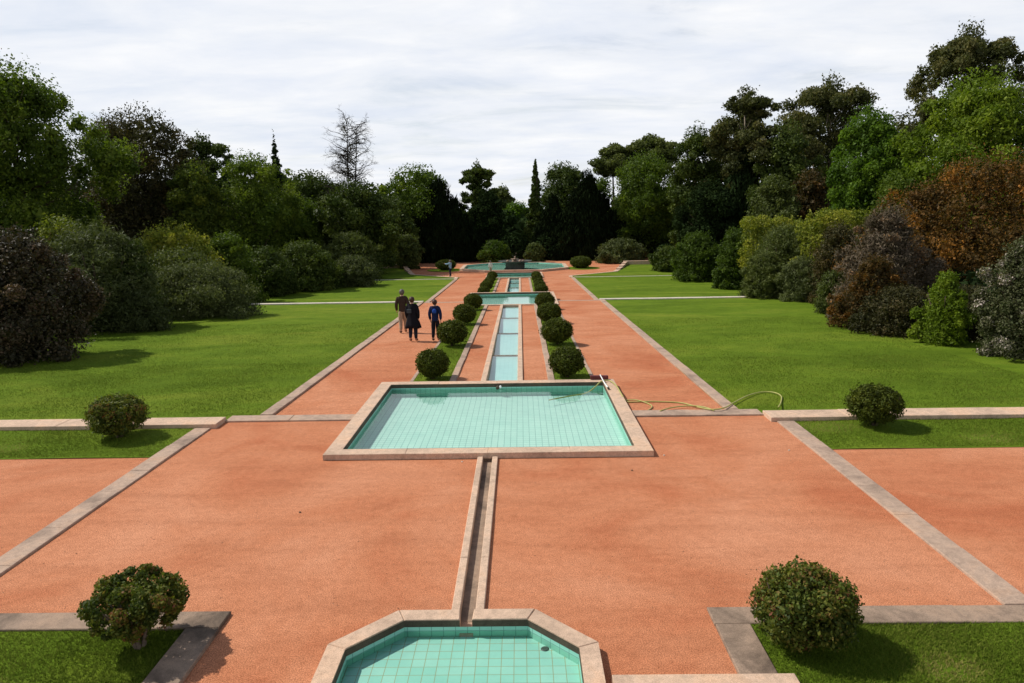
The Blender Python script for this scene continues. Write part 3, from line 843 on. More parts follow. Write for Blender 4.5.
def euc(label, px, top, hw, D, base, K, n, leaf, rc=0.22, **k):
    k['fillin'] = .7; k['rag'] = .3; K = int(K * 1.15); n = int(n * 1.15)
    return plant('eucalyptus_tree', label, 'eucalyptus', px, top, hw, D, 'leaf_euc', prof='round', base=base, K=K, rc=rc, n=n, leaf=leaf, core=0.30, flat=0.72, bark='bark_pale', group=GT, nlimb=14, interior=0.03, **k)
T('dark olive tree filling the skyline between the dark upright tree and first eucalyptus', 'tree', 716, 134, 24, 86, 'leaf_euc', base=0.05, K=40, n=14000, leaf=0.27)
euc('eucalyptus with open rounded tufts left of the other two', 744, 88, 42, 76, 0.4, 30, 20000, 0.26)
plant('ivy_clad_tree', 'dark hanging ivy covered trunk beneath the leftmost eucalyptus', 'tree', 738, 148, 25, 74, 'leaf_black', prof='dome', base=0.0, K=30, rc=0.3, n=18000, leaf=0.4, orient='hang', aspect=4, flat=1.9, jit=0.5, core=0.9, group=GT)
euc('wide eucalyptus in the middle of the three on the right', 832, 75, 56, 82, 0.35, 40, 26000, 0.27)
T('dark green leafy tree below the wide middle eucalyptus', 'tree', 785, 122, 38, 72, 'leaf_deep', base=0.05, K=40, rc=0.24, n=20000, leaf=0.24, tb=0.15)
euc('tallest eucalyptus at the upper right corner', 972, 24, 84, 62, 0.35, 46, 34000, 0.23, rc=0.19)
T('dull brown green tree under the tallest eucalyptus', 'tree', 905, 112, 48, 62, 'leaf_euc', base=0.05, K=40, rc=0.24, n=20000, leaf=0.22)
T('vivid green rounded tree in front of the eucalyptus trees', 'tree', 868, 107, 52, 49, 'leaf_vivid', base=0.02, K=60, rc=0.2, n=34000, leaf=0.19, tb=-0.02)
T('big bright lime green tree at the right edge above the rusty bushes', 'tree', 985, 70, 82, 44, 'leaf_lime', base=0.05, K=66, rc=0.19, n=40000, leaf=0.18, tb=-0.06)
T('small dark cone shaped tree between the eucalyptus and the vivid tree', 'tree', 772, 174, 36, 56, 'leaf_olive', prof='dome', base=0.0, K=44, rc=0.22, n=18000, leaf=0.18, tb=-0.1)
T('small reddish tree wedged behind the vivid green tree', 'tree', 808, 168, 26, 58, 'leaf_rust', base=0.0, K=34, n=12000, leaf=0.18, tb=-0.3)
T('mid green tree filling the slope below the lime green tree', 'tree', 900, 168, 46, 43, 'leaf_mid', base=0.0, K=46, rc=0.22, n=20000, leaf=0.16)
# bare tree
def bare_tree():
    rng = np.random.default_rng(5)
    P = at(350, 119, 78); gz = zp(76); H = P.z - gz
    root = empty('bare_tree', (P.x, 76, gz)); mb = MB()
    def grow(p, d, l, r, depth):
        pts = [p]; dd = d.copy()
        for i in range(4):
            dd = (dd + Vector(rng.normal(size=3)) * 0.13).normalized(); pts.append(pts[-1] + dd * l / 4)
        tube_mesh(mb, pts, [r * (1 - .55 * i / 4) for i in range(5)], 5 if depth < 3 else 3, False)
        if depth >= 5 or r < 0.006: return
        for k in range(3 if depth < 3 else 4):
            q = pts[rng.integers(1, 5)]
            nd = (dd + Vector((rng.normal() * 0.8, rng.normal() * 0.8, rng.normal() * 0.45))).normalized()
            grow(q, nd, l * rng.uniform(0.45, 0.75), r * 0.5, depth + 1)
    trunk = [Vector((0, 0, -.1)), Vector((.1, 0, H * .3)), Vector((-.1, 0, H * .6)), Vector((.15, 0, H * .97))]
    tube_mesh(mb, smooth_path(trunk, 5), list(np.linspace(.16, .025, 16)), 8)
    tube_mesh(mb, smooth_path([(0, 0, H * .3), (.7, 0, H * .62), (1.1, 0, H * .92)], 5), list(np.linspace(.13, .02, 11)), 6)
    mb.build('trunk', M['twig'], root, True)
    mb = MB()
    for k in range(84):
        t = 0.34 + 0.64 * k / 84; p = Vector((.05, 0, H * t)) if k % 2 else Vector((.1 + 1.0 * (t - .4) * 1.6, 0, H * t * .98))
        an = rng.uniform(0, 6.28)
        grow(p, Vector((math.cos(an), math.sin(an), 0.35)).normalized(), H * 0.13 * (1.3 - .75 * t), 0.052, 2)
    mb.build('branches', M['twig'], root)
    lob = [(rng.normal() * .5 + (.4 if k % 2 else 0), rng.normal() * .5, H * (.35 + .62 * k / 26), 1.3 * (1.25 - k / 30), 1.3 * (1.25 - k / 30), .8, rng.random()) for k in range(26)]
    leaf_mesh('sparse_leaves', lob, 3200, 0.13, LEAFM['leaf_brown'], root, rng, cull=False, shell=.5, aspect=3)
    tag(root, 'nearly leafless tree with fine dark twigs against the sky on the left', 'bare tree', None)
bare_tree()

# ---- shrubs, left border
GS = 'shrubs bordering the lawns'
def S(label, px, top, hw, D, mat, **k):
    k = dict(dict(prof='dome', base=0.0, trunk=False, rc=0.24, K=40, leaf=0.11, n=16000, group=GS, core=0.85, rag=.3, fillin=.4), **k)
    return plant('shrub', label, 'shrub', px, top, hw, D, mat, **k)
S('big bronze leaved shrub at the left edge of the left lawn', 26, 228, 80, 23.6, 'leaf_bronze', K=60, rc=0.2, n=34000, leaf=0.10, dr=0.8, tb=0.05)
S('grey green feathery shrub behind the big bronze shrub', 92, 221, 66, 31, 'leaf_grey', K=44, n=24000, leaf=0.11, aspect=4, tb=-0.15)
S('dark green shrub hard against the grey feathery one', 132, 238, 26, 32, 'leaf_deep', K=30, n=14000)
S('golden topped shrub peeping over the grey green shrubs on the left', 168, 222, 56, 42, 'leaf_yellow', K=40, n=18000, leaf=0.13, tb=0.12)
S('pale yellow shrub crest above the big bronze shrub', 62, 215, 42, 36, 'leaf_yellow', K=26, n=11000, leaf=0.13, tb=-0.1)
S('olive shrub between the golden shrub and the wide grey mound', 188, 246, 56, 38, 'leaf_olive', K=36, n=14000, leaf=0.12)
S('wide low grey green mound spreading onto the left lawn', 200, 261, 64, 35.5, 'leaf_grey', K=54, rc=0.2, n=32000, leaf=0.09, dr=0.6, tb=0.02)
S('low dark shrub between the bronze shrub and the grey mound', 128, 290, 42, 30.5, 'leaf_grey', K=36, n=16000, leaf=0.09, dr=0.5, tb=-0.4)
S('bright green tall shrub above the right end of the grey mound', 236, 232, 34, 45, 'leaf_mid', K=34, n=14000, leaf=0.14)
S('dark rounded shrub behind the left lawn beside the kerb wall', 268, 246, 38, 50, 'leaf_deep', K=34, n=14000, leaf=0.15)
S('blackish shrub in the shadow at the middle of the left border', 305, 240, 38, 54, 'leaf_deep', K=34, n=14000, leaf=0.17, tb=0.2)
S('pale fronded shrub above the clipped mound on the left', 350, 232, 34, 66, 'leaf_olive', K=34, n=14000, leaf=0.2, aspect=4, tb=-0.1)
S('smooth grey green mound at the far end of the left border', 352, 255, 24, 58, 'leaf_grey', K=34, n=14000, leaf=0.14, tb=-0.2)
S('dark low shrub joining the far left mound to the border', 322, 258, 24, 56, 'leaf_deep', K=30, n=11000, leaf=0.15)
S('round olive bush standing alone by the far left gravel', 410, 234, 15, 78, 'leaf_olive', K=30, n=9000, leaf=0.2, prof='round')
S('small green bush behind the fountain pool left of the axis', 494, 240, 17, 85.5, 'leaf_mid', K=30, n=9000, leaf=0.2, tb=-0.2)
S('small grey green bush behind the fountain right of the axis', 534, 243, 11, 85.5, 'leaf_olive', K=26, n=7000, leaf=0.2)
S('dark undergrowth bush beyond the far left steps', 385, 250, 24, 86, 'leaf_black', K=30, n=9000, leaf=0.24)
# ---- shrubs, right border
S('grey leaved bush at the far end of the right lawn beside the wall', 622, 238, 26, 83, 'leaf_grey', K=36, n=12000, leaf=0.22, tb=-0.2)
S('dark glossy bush at the far corner of the right lawn', 668, 246, 20, 70, 'leaf_deep', K=34, n=12000, leaf=0.18, tb=0.15)
S('rounded dark green bush in the right border before the pale bushes', 700, 232, 30, 58, 'leaf_mid', K=44, rc=0.2, n=20000, leaf=0.15, tb=-0.25)
S('second rounded dark green bush in the right border closer to the middle kerb', 736, 228, 24, 50, 'leaf_mid', K=40, n=16000, leaf=0.14, tb=-0.28)
S('pale olive wispy bush right of the dark green bushes', 784, 224, 46, 43, 'leaf_olive', K=44, n=22000, leaf=0.11, aspect=4, tb=0.0)
S('low grey wispy bush at the foot of the yellow hedge', 800, 256, 26, 39, 'leaf_grey', K=36, n=15000, leaf=0.09, aspect=4, tb=-0.1)
S('slanting pale green bush leaning over the end of the middle kerb', 764, 250, 24, 41, 'leaf_olive', K=34, n=13000, leaf=0.10, aspect=4, tb=0.1)
S('olive brown bush before the heather coloured mound', 838, 222, 30, 37, 'leaf_brown', K=36, n=16000, leaf=0.10, tb=0.15)
S('small green bush low at the left foot of the heather coloured mound', 836, 270, 22, 33, 'leaf_olive', K=30, n=11000, leaf=0.09, tb=-0.1)
S('bare grey purple twiggy mound leaning over the right lawn', 886, 205, 60, 30.5, 'leaf_heath', prof='ell', K=64, rc=0.18, n=46000, leaf=0.08, aspect=4, dr=0.7, tb=-.05)
S('rusty orange leaved skirt on the lawn side of the twiggy mound', 872, 256, 46, 28.0, 'leaf_rust', prof='ell', K=50, rc=0.17, n=22000, leaf=0.08, dr=0.5, tb=-0.18)
S('huge rusty orange and brown bush rising at the right edge', 1002, 148, 168, 33, 'leaf_rust', prof='ell', K=90, rc=0.16, n=62000, leaf=0.10, dr=0.6, tb=-0.04)
S('rusty shoulder of low orange brown foliage between the twiggy mound and huge rusty bush', 924, 178, 66, 33.2, 'leaf_rust', prof='ell', K=56, rc=0.18, n=30000, leaf=0.095, dr=0.6, tb=-0.04)
S('light green leafy bush in front of the rusty bush', 942, 272, 34, 24, 'leaf_lime', prof='ell', ripple=.5, K=24, rc=0.24, n=18000, leaf=0.09, tb=0.0)
S('dark bush under the light green one at the lawn edge', 900, 285, 52, 26.5, 'leaf_brown', K=44, n=18000, leaf=0.08)
S('white flowering bush cut by the right edge of the picture', 1026, 236, 54, 21.5, 'leaf_blossom', K=56, rc=0.19, n=30000, leaf=0.075)
S('shadowy brown bush between the light green and the white flowering bushes', 975, 285, 40, 25, 'leaf_brown', K=40, n=15000, leaf=0.08)
# clipped yellow hedge
def hedge(label, xa, xb, top, D, mat, n, thick=1.6, leaf=0.1, tb=0.0):
    A, B = at(xa, top, D), at(xb, top, D); gz = zp(D); H = A.z - gz
    rng = np.random.default_rng(int(xa)); root = empty('clipped_hedge', ((A.x + B.x) / 2, D, gz)); hw = (B.x - A.x) / 2
    lob = []
    for i in range(46):
        lob.append((rng.uniform(-hw, hw), rng.uniform(-thick / 2, thick / 2), rng.uniform(H * .3, H * .93), .55, .5, .42, rng.random()))
    for i in range(8): lob.append((-hw + 2 * hw * (i + .5) / 8, 0, H * .5, hw / 6, thick * .45, H * .46, .4))
    leaf_mesh('foliage', lob, n, leaf, LEAFM[mat], root, rng, tintbias=tb)
    mb = MB()
    for i in range(6): tube_mesh(mb, [(-hw + 2 * hw * (i + .5) / 6, 0, -.1), (-hw + 2 * hw * (i + .5) / 6 + .1, 0, H * .7)], [.05, .02], 6)
    mb.build('stems', M['bark'], root)
    tag(root, label, 'hedge')
hedge('flat topped yellow green hedge behind the pale right hand bushes', 748, 812, 214, 46, 'leaf_yellow', 22000, tb=0.05)
hedge('brighter flat topped hedge next to the rusty bush', 806, 872, 206, 40, 'leaf_yellow', 22000, tb=0.08)

# background wood that reads as one mass
def wood():
    rng = np.random.default_rng(99); lob = []
    for i in range(210):
        an = rng.uniform(-1.25, 1.25)
        R = rng.uniform(105, 135) if abs(an) < .5 else rng.uniform(75, 110)
        x, y = R * math.sin(an), R * math.cos(an)
        cap = at(512 + 715 * math.tan(max(-.6, min(.6, an))), 205 if abs(an) < .12 else 190 - 60 * min(.5, abs(an)), y).z + 1.4 if abs(an) < .65 else 12
        h = max(5.0, min(cap, 14)) * rng.uniform(.75, 1.0)
        r = rng.uniform(3, 5); lob.append((x, y, h - r * .8 - 1.4 + 1.4, r, r, r * .8, rng.random()))
        lob.append((x + rng.normal() * 2, y + rng.normal() * 2, h * .35, r * 1.2, r * 1.2, h * .4, rng.random()))
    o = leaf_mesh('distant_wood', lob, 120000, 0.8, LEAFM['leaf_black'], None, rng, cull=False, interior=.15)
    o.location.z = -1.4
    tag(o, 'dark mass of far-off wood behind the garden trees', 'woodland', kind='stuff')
wood()
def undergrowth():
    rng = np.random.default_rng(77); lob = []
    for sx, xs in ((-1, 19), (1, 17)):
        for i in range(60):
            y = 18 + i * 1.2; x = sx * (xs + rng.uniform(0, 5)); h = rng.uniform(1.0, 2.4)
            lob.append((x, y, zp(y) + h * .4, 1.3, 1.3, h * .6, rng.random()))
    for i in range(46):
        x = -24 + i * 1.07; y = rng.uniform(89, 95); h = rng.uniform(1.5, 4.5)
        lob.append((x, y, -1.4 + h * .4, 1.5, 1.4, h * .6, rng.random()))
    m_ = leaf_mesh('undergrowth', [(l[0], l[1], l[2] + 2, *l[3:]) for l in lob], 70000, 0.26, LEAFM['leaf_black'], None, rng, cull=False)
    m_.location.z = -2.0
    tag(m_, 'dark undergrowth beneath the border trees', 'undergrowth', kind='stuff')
undergrowth()

# ------------------------------------------------------------------ clipped bushes
def ball(name, label, x, y, w, h, mat, n, leaf, group, seed, lift=0.0, K=26, open_=False, sx=1.0, lump=.24, rag=.05):
    rng = np.random.default_rng(seed); gz = zp(y) + 0.01
    root = empty(name, (x, y, gz)); lob = []; r = w / 2
    zc = lift + (h - lift) / 2; rz = (h - lift) / 2
    if not open_:
        lob.append((0, 0, zc, r * .95, r * .95, rz * .96, .4))
        for i in range(K):
            d = rng.normal(size=3); d /= np.linalg.norm(d); q = lump * rng.uniform(.8, 1.2)
            lob.append((d[0] * r * .74, d[1] * r * .74, zc + d[2] * rz * .74, r * q, r * q, rz * q, rng.random()))
        leaf_mesh('foliage', lob, n, leaf, LEAFM[mat], root, rng, cull=False, shell=0.1 + rag, rag=rag)
    else:
        for i in range(K):
            t = rng.uniform(.4, 1); an = rng.uniform(0, 6.28); q = .135 * rng.uniform(.7, 1.4)
            R_ = float(np.interp(t, [0, .2, .42, .62, .85, 1], [.1, .25, .80, 1, .9, .4])) - q * .8
            z_c = min(t * h, h - q * r)
            lob.append((R_ * r * math.cos(an) * sx, R_ * r * math.sin(an), z_c, r * q, r * q, r * q * .85, rng.random()))
        lob.append((0, 0, h * .66, r * .76, r * .72, h * .29, .35))
        lob.append((r * .1, 0, h * .25, r * .15, r * .15, h * .2, .3))
        leaf_mesh('foliage', lob, n, leaf, LEAFM[mat], root, rng, cull=False, shell=0.34, rag=.15)
    mb = MB()
    for k in range(16 if open_ else 4):
        an = rng.uniform(0, 6.28); R = r * rng.uniform(.45, .85)
        p = [(0.03 * math.cos(an), 0.03 * math.sin(an), -.03), (R * .35 * math.cos(an), R * .35 * math.sin(an), h * .28), (R * .8 * math.cos(an + .2), R * .8 * math.sin(an + .2), h * .55), (R * math.cos(an), R * math.sin(an), h * .8)]
        tube_mesh(mb, smooth_path(p, 4), list(np.linspace(.022 if open_ else .03, .005, 13)), 6)
    mb.build('stems', M['stem'] if open_ else M['bark'], root, True)
    tag(root, label, 'bush', group)
    return root
GF = 'clipped round bushes on the front beds'
ball('round_bush', 'ragged open round bush with bare grey stems on the front left grass bed', -3.38, 6.74, 1.02, 0.78, 'leaf_box_bronze', 19000, 0.028, GF, 1, lift=0.12, K=84, open_=True)
ball('round_bush', 'dense lopsided round bush with reddish tips on the front right grass bed', 3.47, 6.70, 0.96, 0.83, 'leaf_box_bronze', 26000, 0.031, GF, 22, lift=0.03, K=44, lump=.36, rag=.17)
ball('round_bush', 'flattened dark round bush before the kerb wall of the left lawn', -7.62, 14.0, 1.22, 0.90, 'leaf_box_bronze', 17000, 0.04, GF, 3, lift=0.06, K=40, rag=.1)
ball('round_bush', 'compact dark round bush before the kerb wall of the right lawn', 7.80, 14.15, 1.14, 0.86, 'leaf_box', 17000, 0.04, GF, 4, lift=0.06, K=40, rag=.08)
GB = 'clipped balls flanking the stepped water channels'
ords = ['first', 'second', 'third', 'fourth', 'fifth']
near = [19.3, 25.0, 30.9, 36.6]
far_ = [47.5, 51.3, 55.1, 58.9, 62.7]
protos = {}
seed = 40
for side, sx in (('left', -1), ('right', 1)):
    for i, y in enumerate(near):
        w = [.95, 1.12, 1.04, 1.0][i] * (1.06 if sx > 0 else 1.0); h = [0.86, .95, .93, .88][i]
        x = CB + (1.78 if sx > 0 else -1.92) + [0.0, 0.02, 0.0, 0.0][i]
        look = 'ragged' if i == 0 else 'smooth dense'
        ball('clipped_ball', '%s clipped ball, %s along the %s side counting from the square pool' % (look, ords[i], side),
             x, y, w, h, 'leaf_box', 13000, 0.05 if i else .045, GB, seed + i + (10 if sx > 0 else 0), lift=0.05, K=30)
    for i, y in enumerate(far_):
        key = 'far'
        x = CB + sx * 1.92
        if key not in protos:
            o = ball('clipped_ball', 'x', x, y, 1.12, 0.86, 'leaf_box', 8000, 0.065, GB, 77, lift=0.05, K=26); protos[key] = o
        else:
            o = copy_tree(protos[key]); o.location = (x, y, zp(y) + .01); o.rotation_euler = (0, 0, i * 1.3 + sx)
        sc = 0.80 + 0.06 * math.sin(i * 2.1 + sx); o.scale = (sc, sc, sc)
        o['label'] = 'small far clipped ball, %s on the %s side beyond the middle pool' % (ords[i], side)
ball('round_bush', 'double topped round bush on a small grass bed right of the fountain pool', 7.0, 75.5, 2.4, 1.25, 'leaf_box', 9000, 0.11, None, 91, K=18)
ball('round_bush', 'dark low bush behind the person in light blue left of the fountain pool', -7.2, 75.5, 2.2, 1.1, 'leaf_box', 9000, 0.11, None, 92, K=18)
for sx in (-1, 1):
    mb = MB(); cx_ = 7.0 if sx > 0 else -7.2
    mb.quad([(cx_ + 2.0 * math.cos(t * math.pi / 12), 75.3 + 2.2 * math.sin(t * math.pi / 12), -1.385) for t in range(24)])
    tag(mb.build('grass_bed', M['lawn']), kind='structure')

# ------------------------------------------------------------------ grass blades (real relief on the lawns in front)
def blades(name, rects, dens, h, seed, edge=0.0, label=None):
    rng = np.random.default_rng(seed); P = []
    for (x0, x1, y0, y1), dn in zip(rects, dens):
        n = int((x1 - x0) * (y1 - y0) * dn)
        P.append(np.stack([rng.uniform(x0 - edge, x1 + edge, n), rng.uniform(y0 - edge, y1 + edge, n)], 1))
    P = np.concatenate(P); n = len(P)
    z = np.interp(P[:, 1], PY, PZ) + 0.008
    a_ = rng.uniform(0, 6.28, n); hh = h * rng.uniform(.5, 1.4, n); w = hh * 0.10 + 0.002
    lean = rng.normal(size=(n, 2)) * (hh * 0.55)[:, None]
    v = np.empty((n, 3, 3), np.float32)
    v[:, 0, 0] = P[:, 0] - np.cos(a_) * w; v[:, 0, 1] = P[:, 1] - np.sin(a_) * w; v[:, 0, 2] = z
    v[:, 1, 0] = P[:, 0] + np.cos(a_) * w; v[:, 1, 1] = P[:, 1] + np.sin(a_) * w; v[:, 1, 2] = z
    v[:, 2, 0] = P[:, 0] + lean[:, 0]; v[:, 2, 1] = P[:, 1] + lean[:, 1]; v[:, 2, 2] = z + hh
    keep = np.ones(n, bool); straw = np.zeros(n)
    for cx_, cy_, rr in ((6.75, 14.15, .55), (4.75, 6.25, .30), (-4.6, 6.05, .28), (9.5, 13.2, .4), (-9.5, 13.3, .35)):
        q = np.exp(-(((P[:, 0] - cx_) / rr) ** 2 + ((P[:, 1] - cy_) / (rr * .6)) ** 2)); keep &= rng.random(n) > q * .6; straw += q * (rng.random(n) < .8)
    patch = 0.5 + 0.25 * np.sin(P[:, 0] * 1.9 + 2 * np.sin(P[:, 1] * 1.1)) * np.cos(P[:, 1] * 2.3 + np.sin(P[:, 0] * .7))
    tint = np.clip(patch * .6 + rng.random(n) * .55 - .08 + straw, 0, 1).astype(np.float32)
    v = v[keep]; tint = tint[keep]; n = int(keep.sum())
    me = bpy.data.meshes.new(name)
    me.vertices.add(3 * n); me.loops.add(3 * n); me.polygons.add(n)
    me.vertices.foreach_set('co', v.reshape(-1)); me.loops.foreach_set('vertex_index', np.arange(3 * n, dtype=np.int32))
    me.polygons.foreach_set('loop_start', np.arange(0, 3 * n, 3, dtype=np.int32)); me.polygons.foreach_set('loop_total', np.full(n, 3, np.int32))
    t_ = me.attributes.new('tint', 'FLOAT', 'FACE'); t_.data.foreach_set('value', tint)
    me.update(calc_edges=True)
    return tag(link(name, me, M['blade']), label, 'grass', kind='stuff')
blades('grass', [(-6.5, -3.04, 5.0, 7.03), (3.04, 7.5, 5.0, 7.03)], [9000, 9000], 0.03, 1, label='short mown grass on the two front beds')
blades('grass', [(-14, -6.30, 12.8, 14.5), (6.33, 14, 12.8, 14.5)], [2600, 2600], 0.03, 2, edge=0.03, label='grass band between side gravel and kerb walls')
blades('grass', [(-17, XL - .28, 15.45, 22), (XR + .28, 14, 15.45, 22), (-17, XL - .28, 22, 32), (XR + .28, 14, 22, 32)], [900, 900, 350, 350], 0.034, 3, label='mown grass of the two big lawns')
blades('grass', [(CB - 2.42, CB - 1.43, 18.2, 38.6), (CB + 1.43, CB + 2.42, 18.2, 38.6)], [700, 700], 0.045, 4, label='grass under the clipped balls')

# ------------------------------------------------------------------ hose and pool brush
hm = simple('yellow_green_hose', (0.36, 0.34, 0.10), 0.5, 0.3, 0.1)
def hose():
    g = lambda x, y, dz=0.02: ground_pt(x, y, dz)
    pts = [g(549, 400, -0.04), g(570, 396, -.03), g(586, 393, 0.0), g(595, 387, .10), g(601, 381.5, .215), g(609, 380.5, .21), g(616, 385.5, .20), g(622, 395, .16), g(626, 400.5, .04),
           g(630, 402), g(645, 401.5), g(664, 401.8), g(682, 403), g(698, 407, .04), g(712, 409.5, .07), g(725, 407.5, .08), g(734, 402.5, .07), g(748, 395.5, .07), g(762, 392, .05), g(774, 392.5, .05), g(781, 396, .05), g(781, 402, .05), g(778.5, 407, .13)]
    mb = MB(); tube_mesh(mb, smooth_path(pts, 8), 0.015, 8)
    o = mb.build('garden_hose', hm, None, True)
    tag(o, 'long yellow green hose running from the square pool across the gravel onto the right lawn', 'hose')
    pts = [g(623, 400.5), g(636, 400, .045), g(648, 403.5), g(652, 407), g(646, 411.5), g(640, 413)]
    mb = MB(); tube_mesh(mb, smooth_path(pts, 8), 0.014, 8)
    tag(mb.build('garden_hose', hm, None, True), 'short looped hose end lying beside the right rim of the square pool', 'hose')
    pts = [g(660, 411, .05), g(672, 407.5, .05), g(690, 405.8, .05), g(704, 407, .06), g(714, 410.5, .06)]
    mb = MB(); tube_mesh(mb, smooth_path(pts, 8), 0.014, 8)
    tag(mb.build('garden_hose', hm, None, True), 'flat curved piece of hose lying on the cross strip right of the square pool', 'hose')
hose()
br = empty('pool_brush', (2.62, 18.05, 0.12))
mb = MB(); mb.box(-0.20, 0.26, 0.02, 0.12, 0.0, 0.10, ch=0.02); mb.build('brush_head', simple('dark_red_plastic', (0.10, 0.02, 0.02), 0.5), br)
mb = MB(); tube_mesh(mb, [(0.05, 0.05, 0.12), (0.09, -0.5, 0.05), (0.13, -0.98, 0.03)], 0.014, 8); mb.build('handle', simple('white_pole', (0.75, 0.75, 0.72), 0.4), br)
mb = MB(); tube_mesh(mb, [(0.13, -0.98, 0.03), (0.135, -1.06, 0.028)], 0.03, 8); mb.build('grip', M['stone_dark'], br)
tag(br, 'dark red brush with a white handle lying on the square pool rim', 'pool brush')

# ------------------------------------------------------------------ litter on the gravel
def grit():
    rng = np.random.default_rng(8); mb = MB()
    for i in range(2600):
        x = rng.uniform(-5.9, 5.9) if rng.random() < .8 else rng.uniform(6.4, 11) * rng.choice([-1, 1]); y = 5.6 + 9.3 * rng.random() ** 1.3
        if y > 12.7 and abs(x) > 5.9: continue
        if abs(x) < 3.1 and (y > 12.4 or y < 7.4) or abs(x) < .3 or (abs(x) > 2.6 and y < 7.4): continue
        r = rng.uniform(.004, .011); an = rng.uniform(0, 6.28); h = r * rng.uniform(.3, .9)
        b = len(mb.v)
        for q in range(4): mb.v.append((x + r * rng.uniform(.6, 1.3) * math.cos(an + q * 1.57), y + r * rng.uniform(.6, 1.3) * math.sin(an + q * 1.57), 0.001))
        mb.v.append((x, y, h))
        for q in range(4): mb.f.append((b + q, b + (q + 1) % 4, b + 4)); mb.uv += [(0, 0)] * 3
    o = mb.build('loose_grit', M['grit']); tag(o, 'loose grit and leaf bits scattered over the red gravel', 'grit', kind='stuff')
M['grit'] = simple('grit', (0.22, 0.12, 0.075), 0.9, 0.1, 0.9, 3)
grit()
for k, (x, y) in enumerate([(664, 455), (789, 450), (462, 461.5), (300, 512), (632, 470)]):
    g = ground_pt(x, y, 0.01); mb = MB(); r = 0.018
    lathe(mb, [(0, 0), (r, 0.004), (r * .8, 0.014), (0, 0.018)], 7); o = mb.build('pebble', M['stone_white'] if k < 3 else M['stone_dark'])
    o.location = (g.x, g.y, 0.0)
    tag(o, ['pale pebble on the gravel right of the square pool corner', 'white pebble on the gravel near the right edging strip', 'white pebble below the near rim of the square pool beside the narrow channel', 'dark pebble in the open gravel left of the narrow channel', 'dark pebble just below the right corner of the square pool'][k], 'pebble')

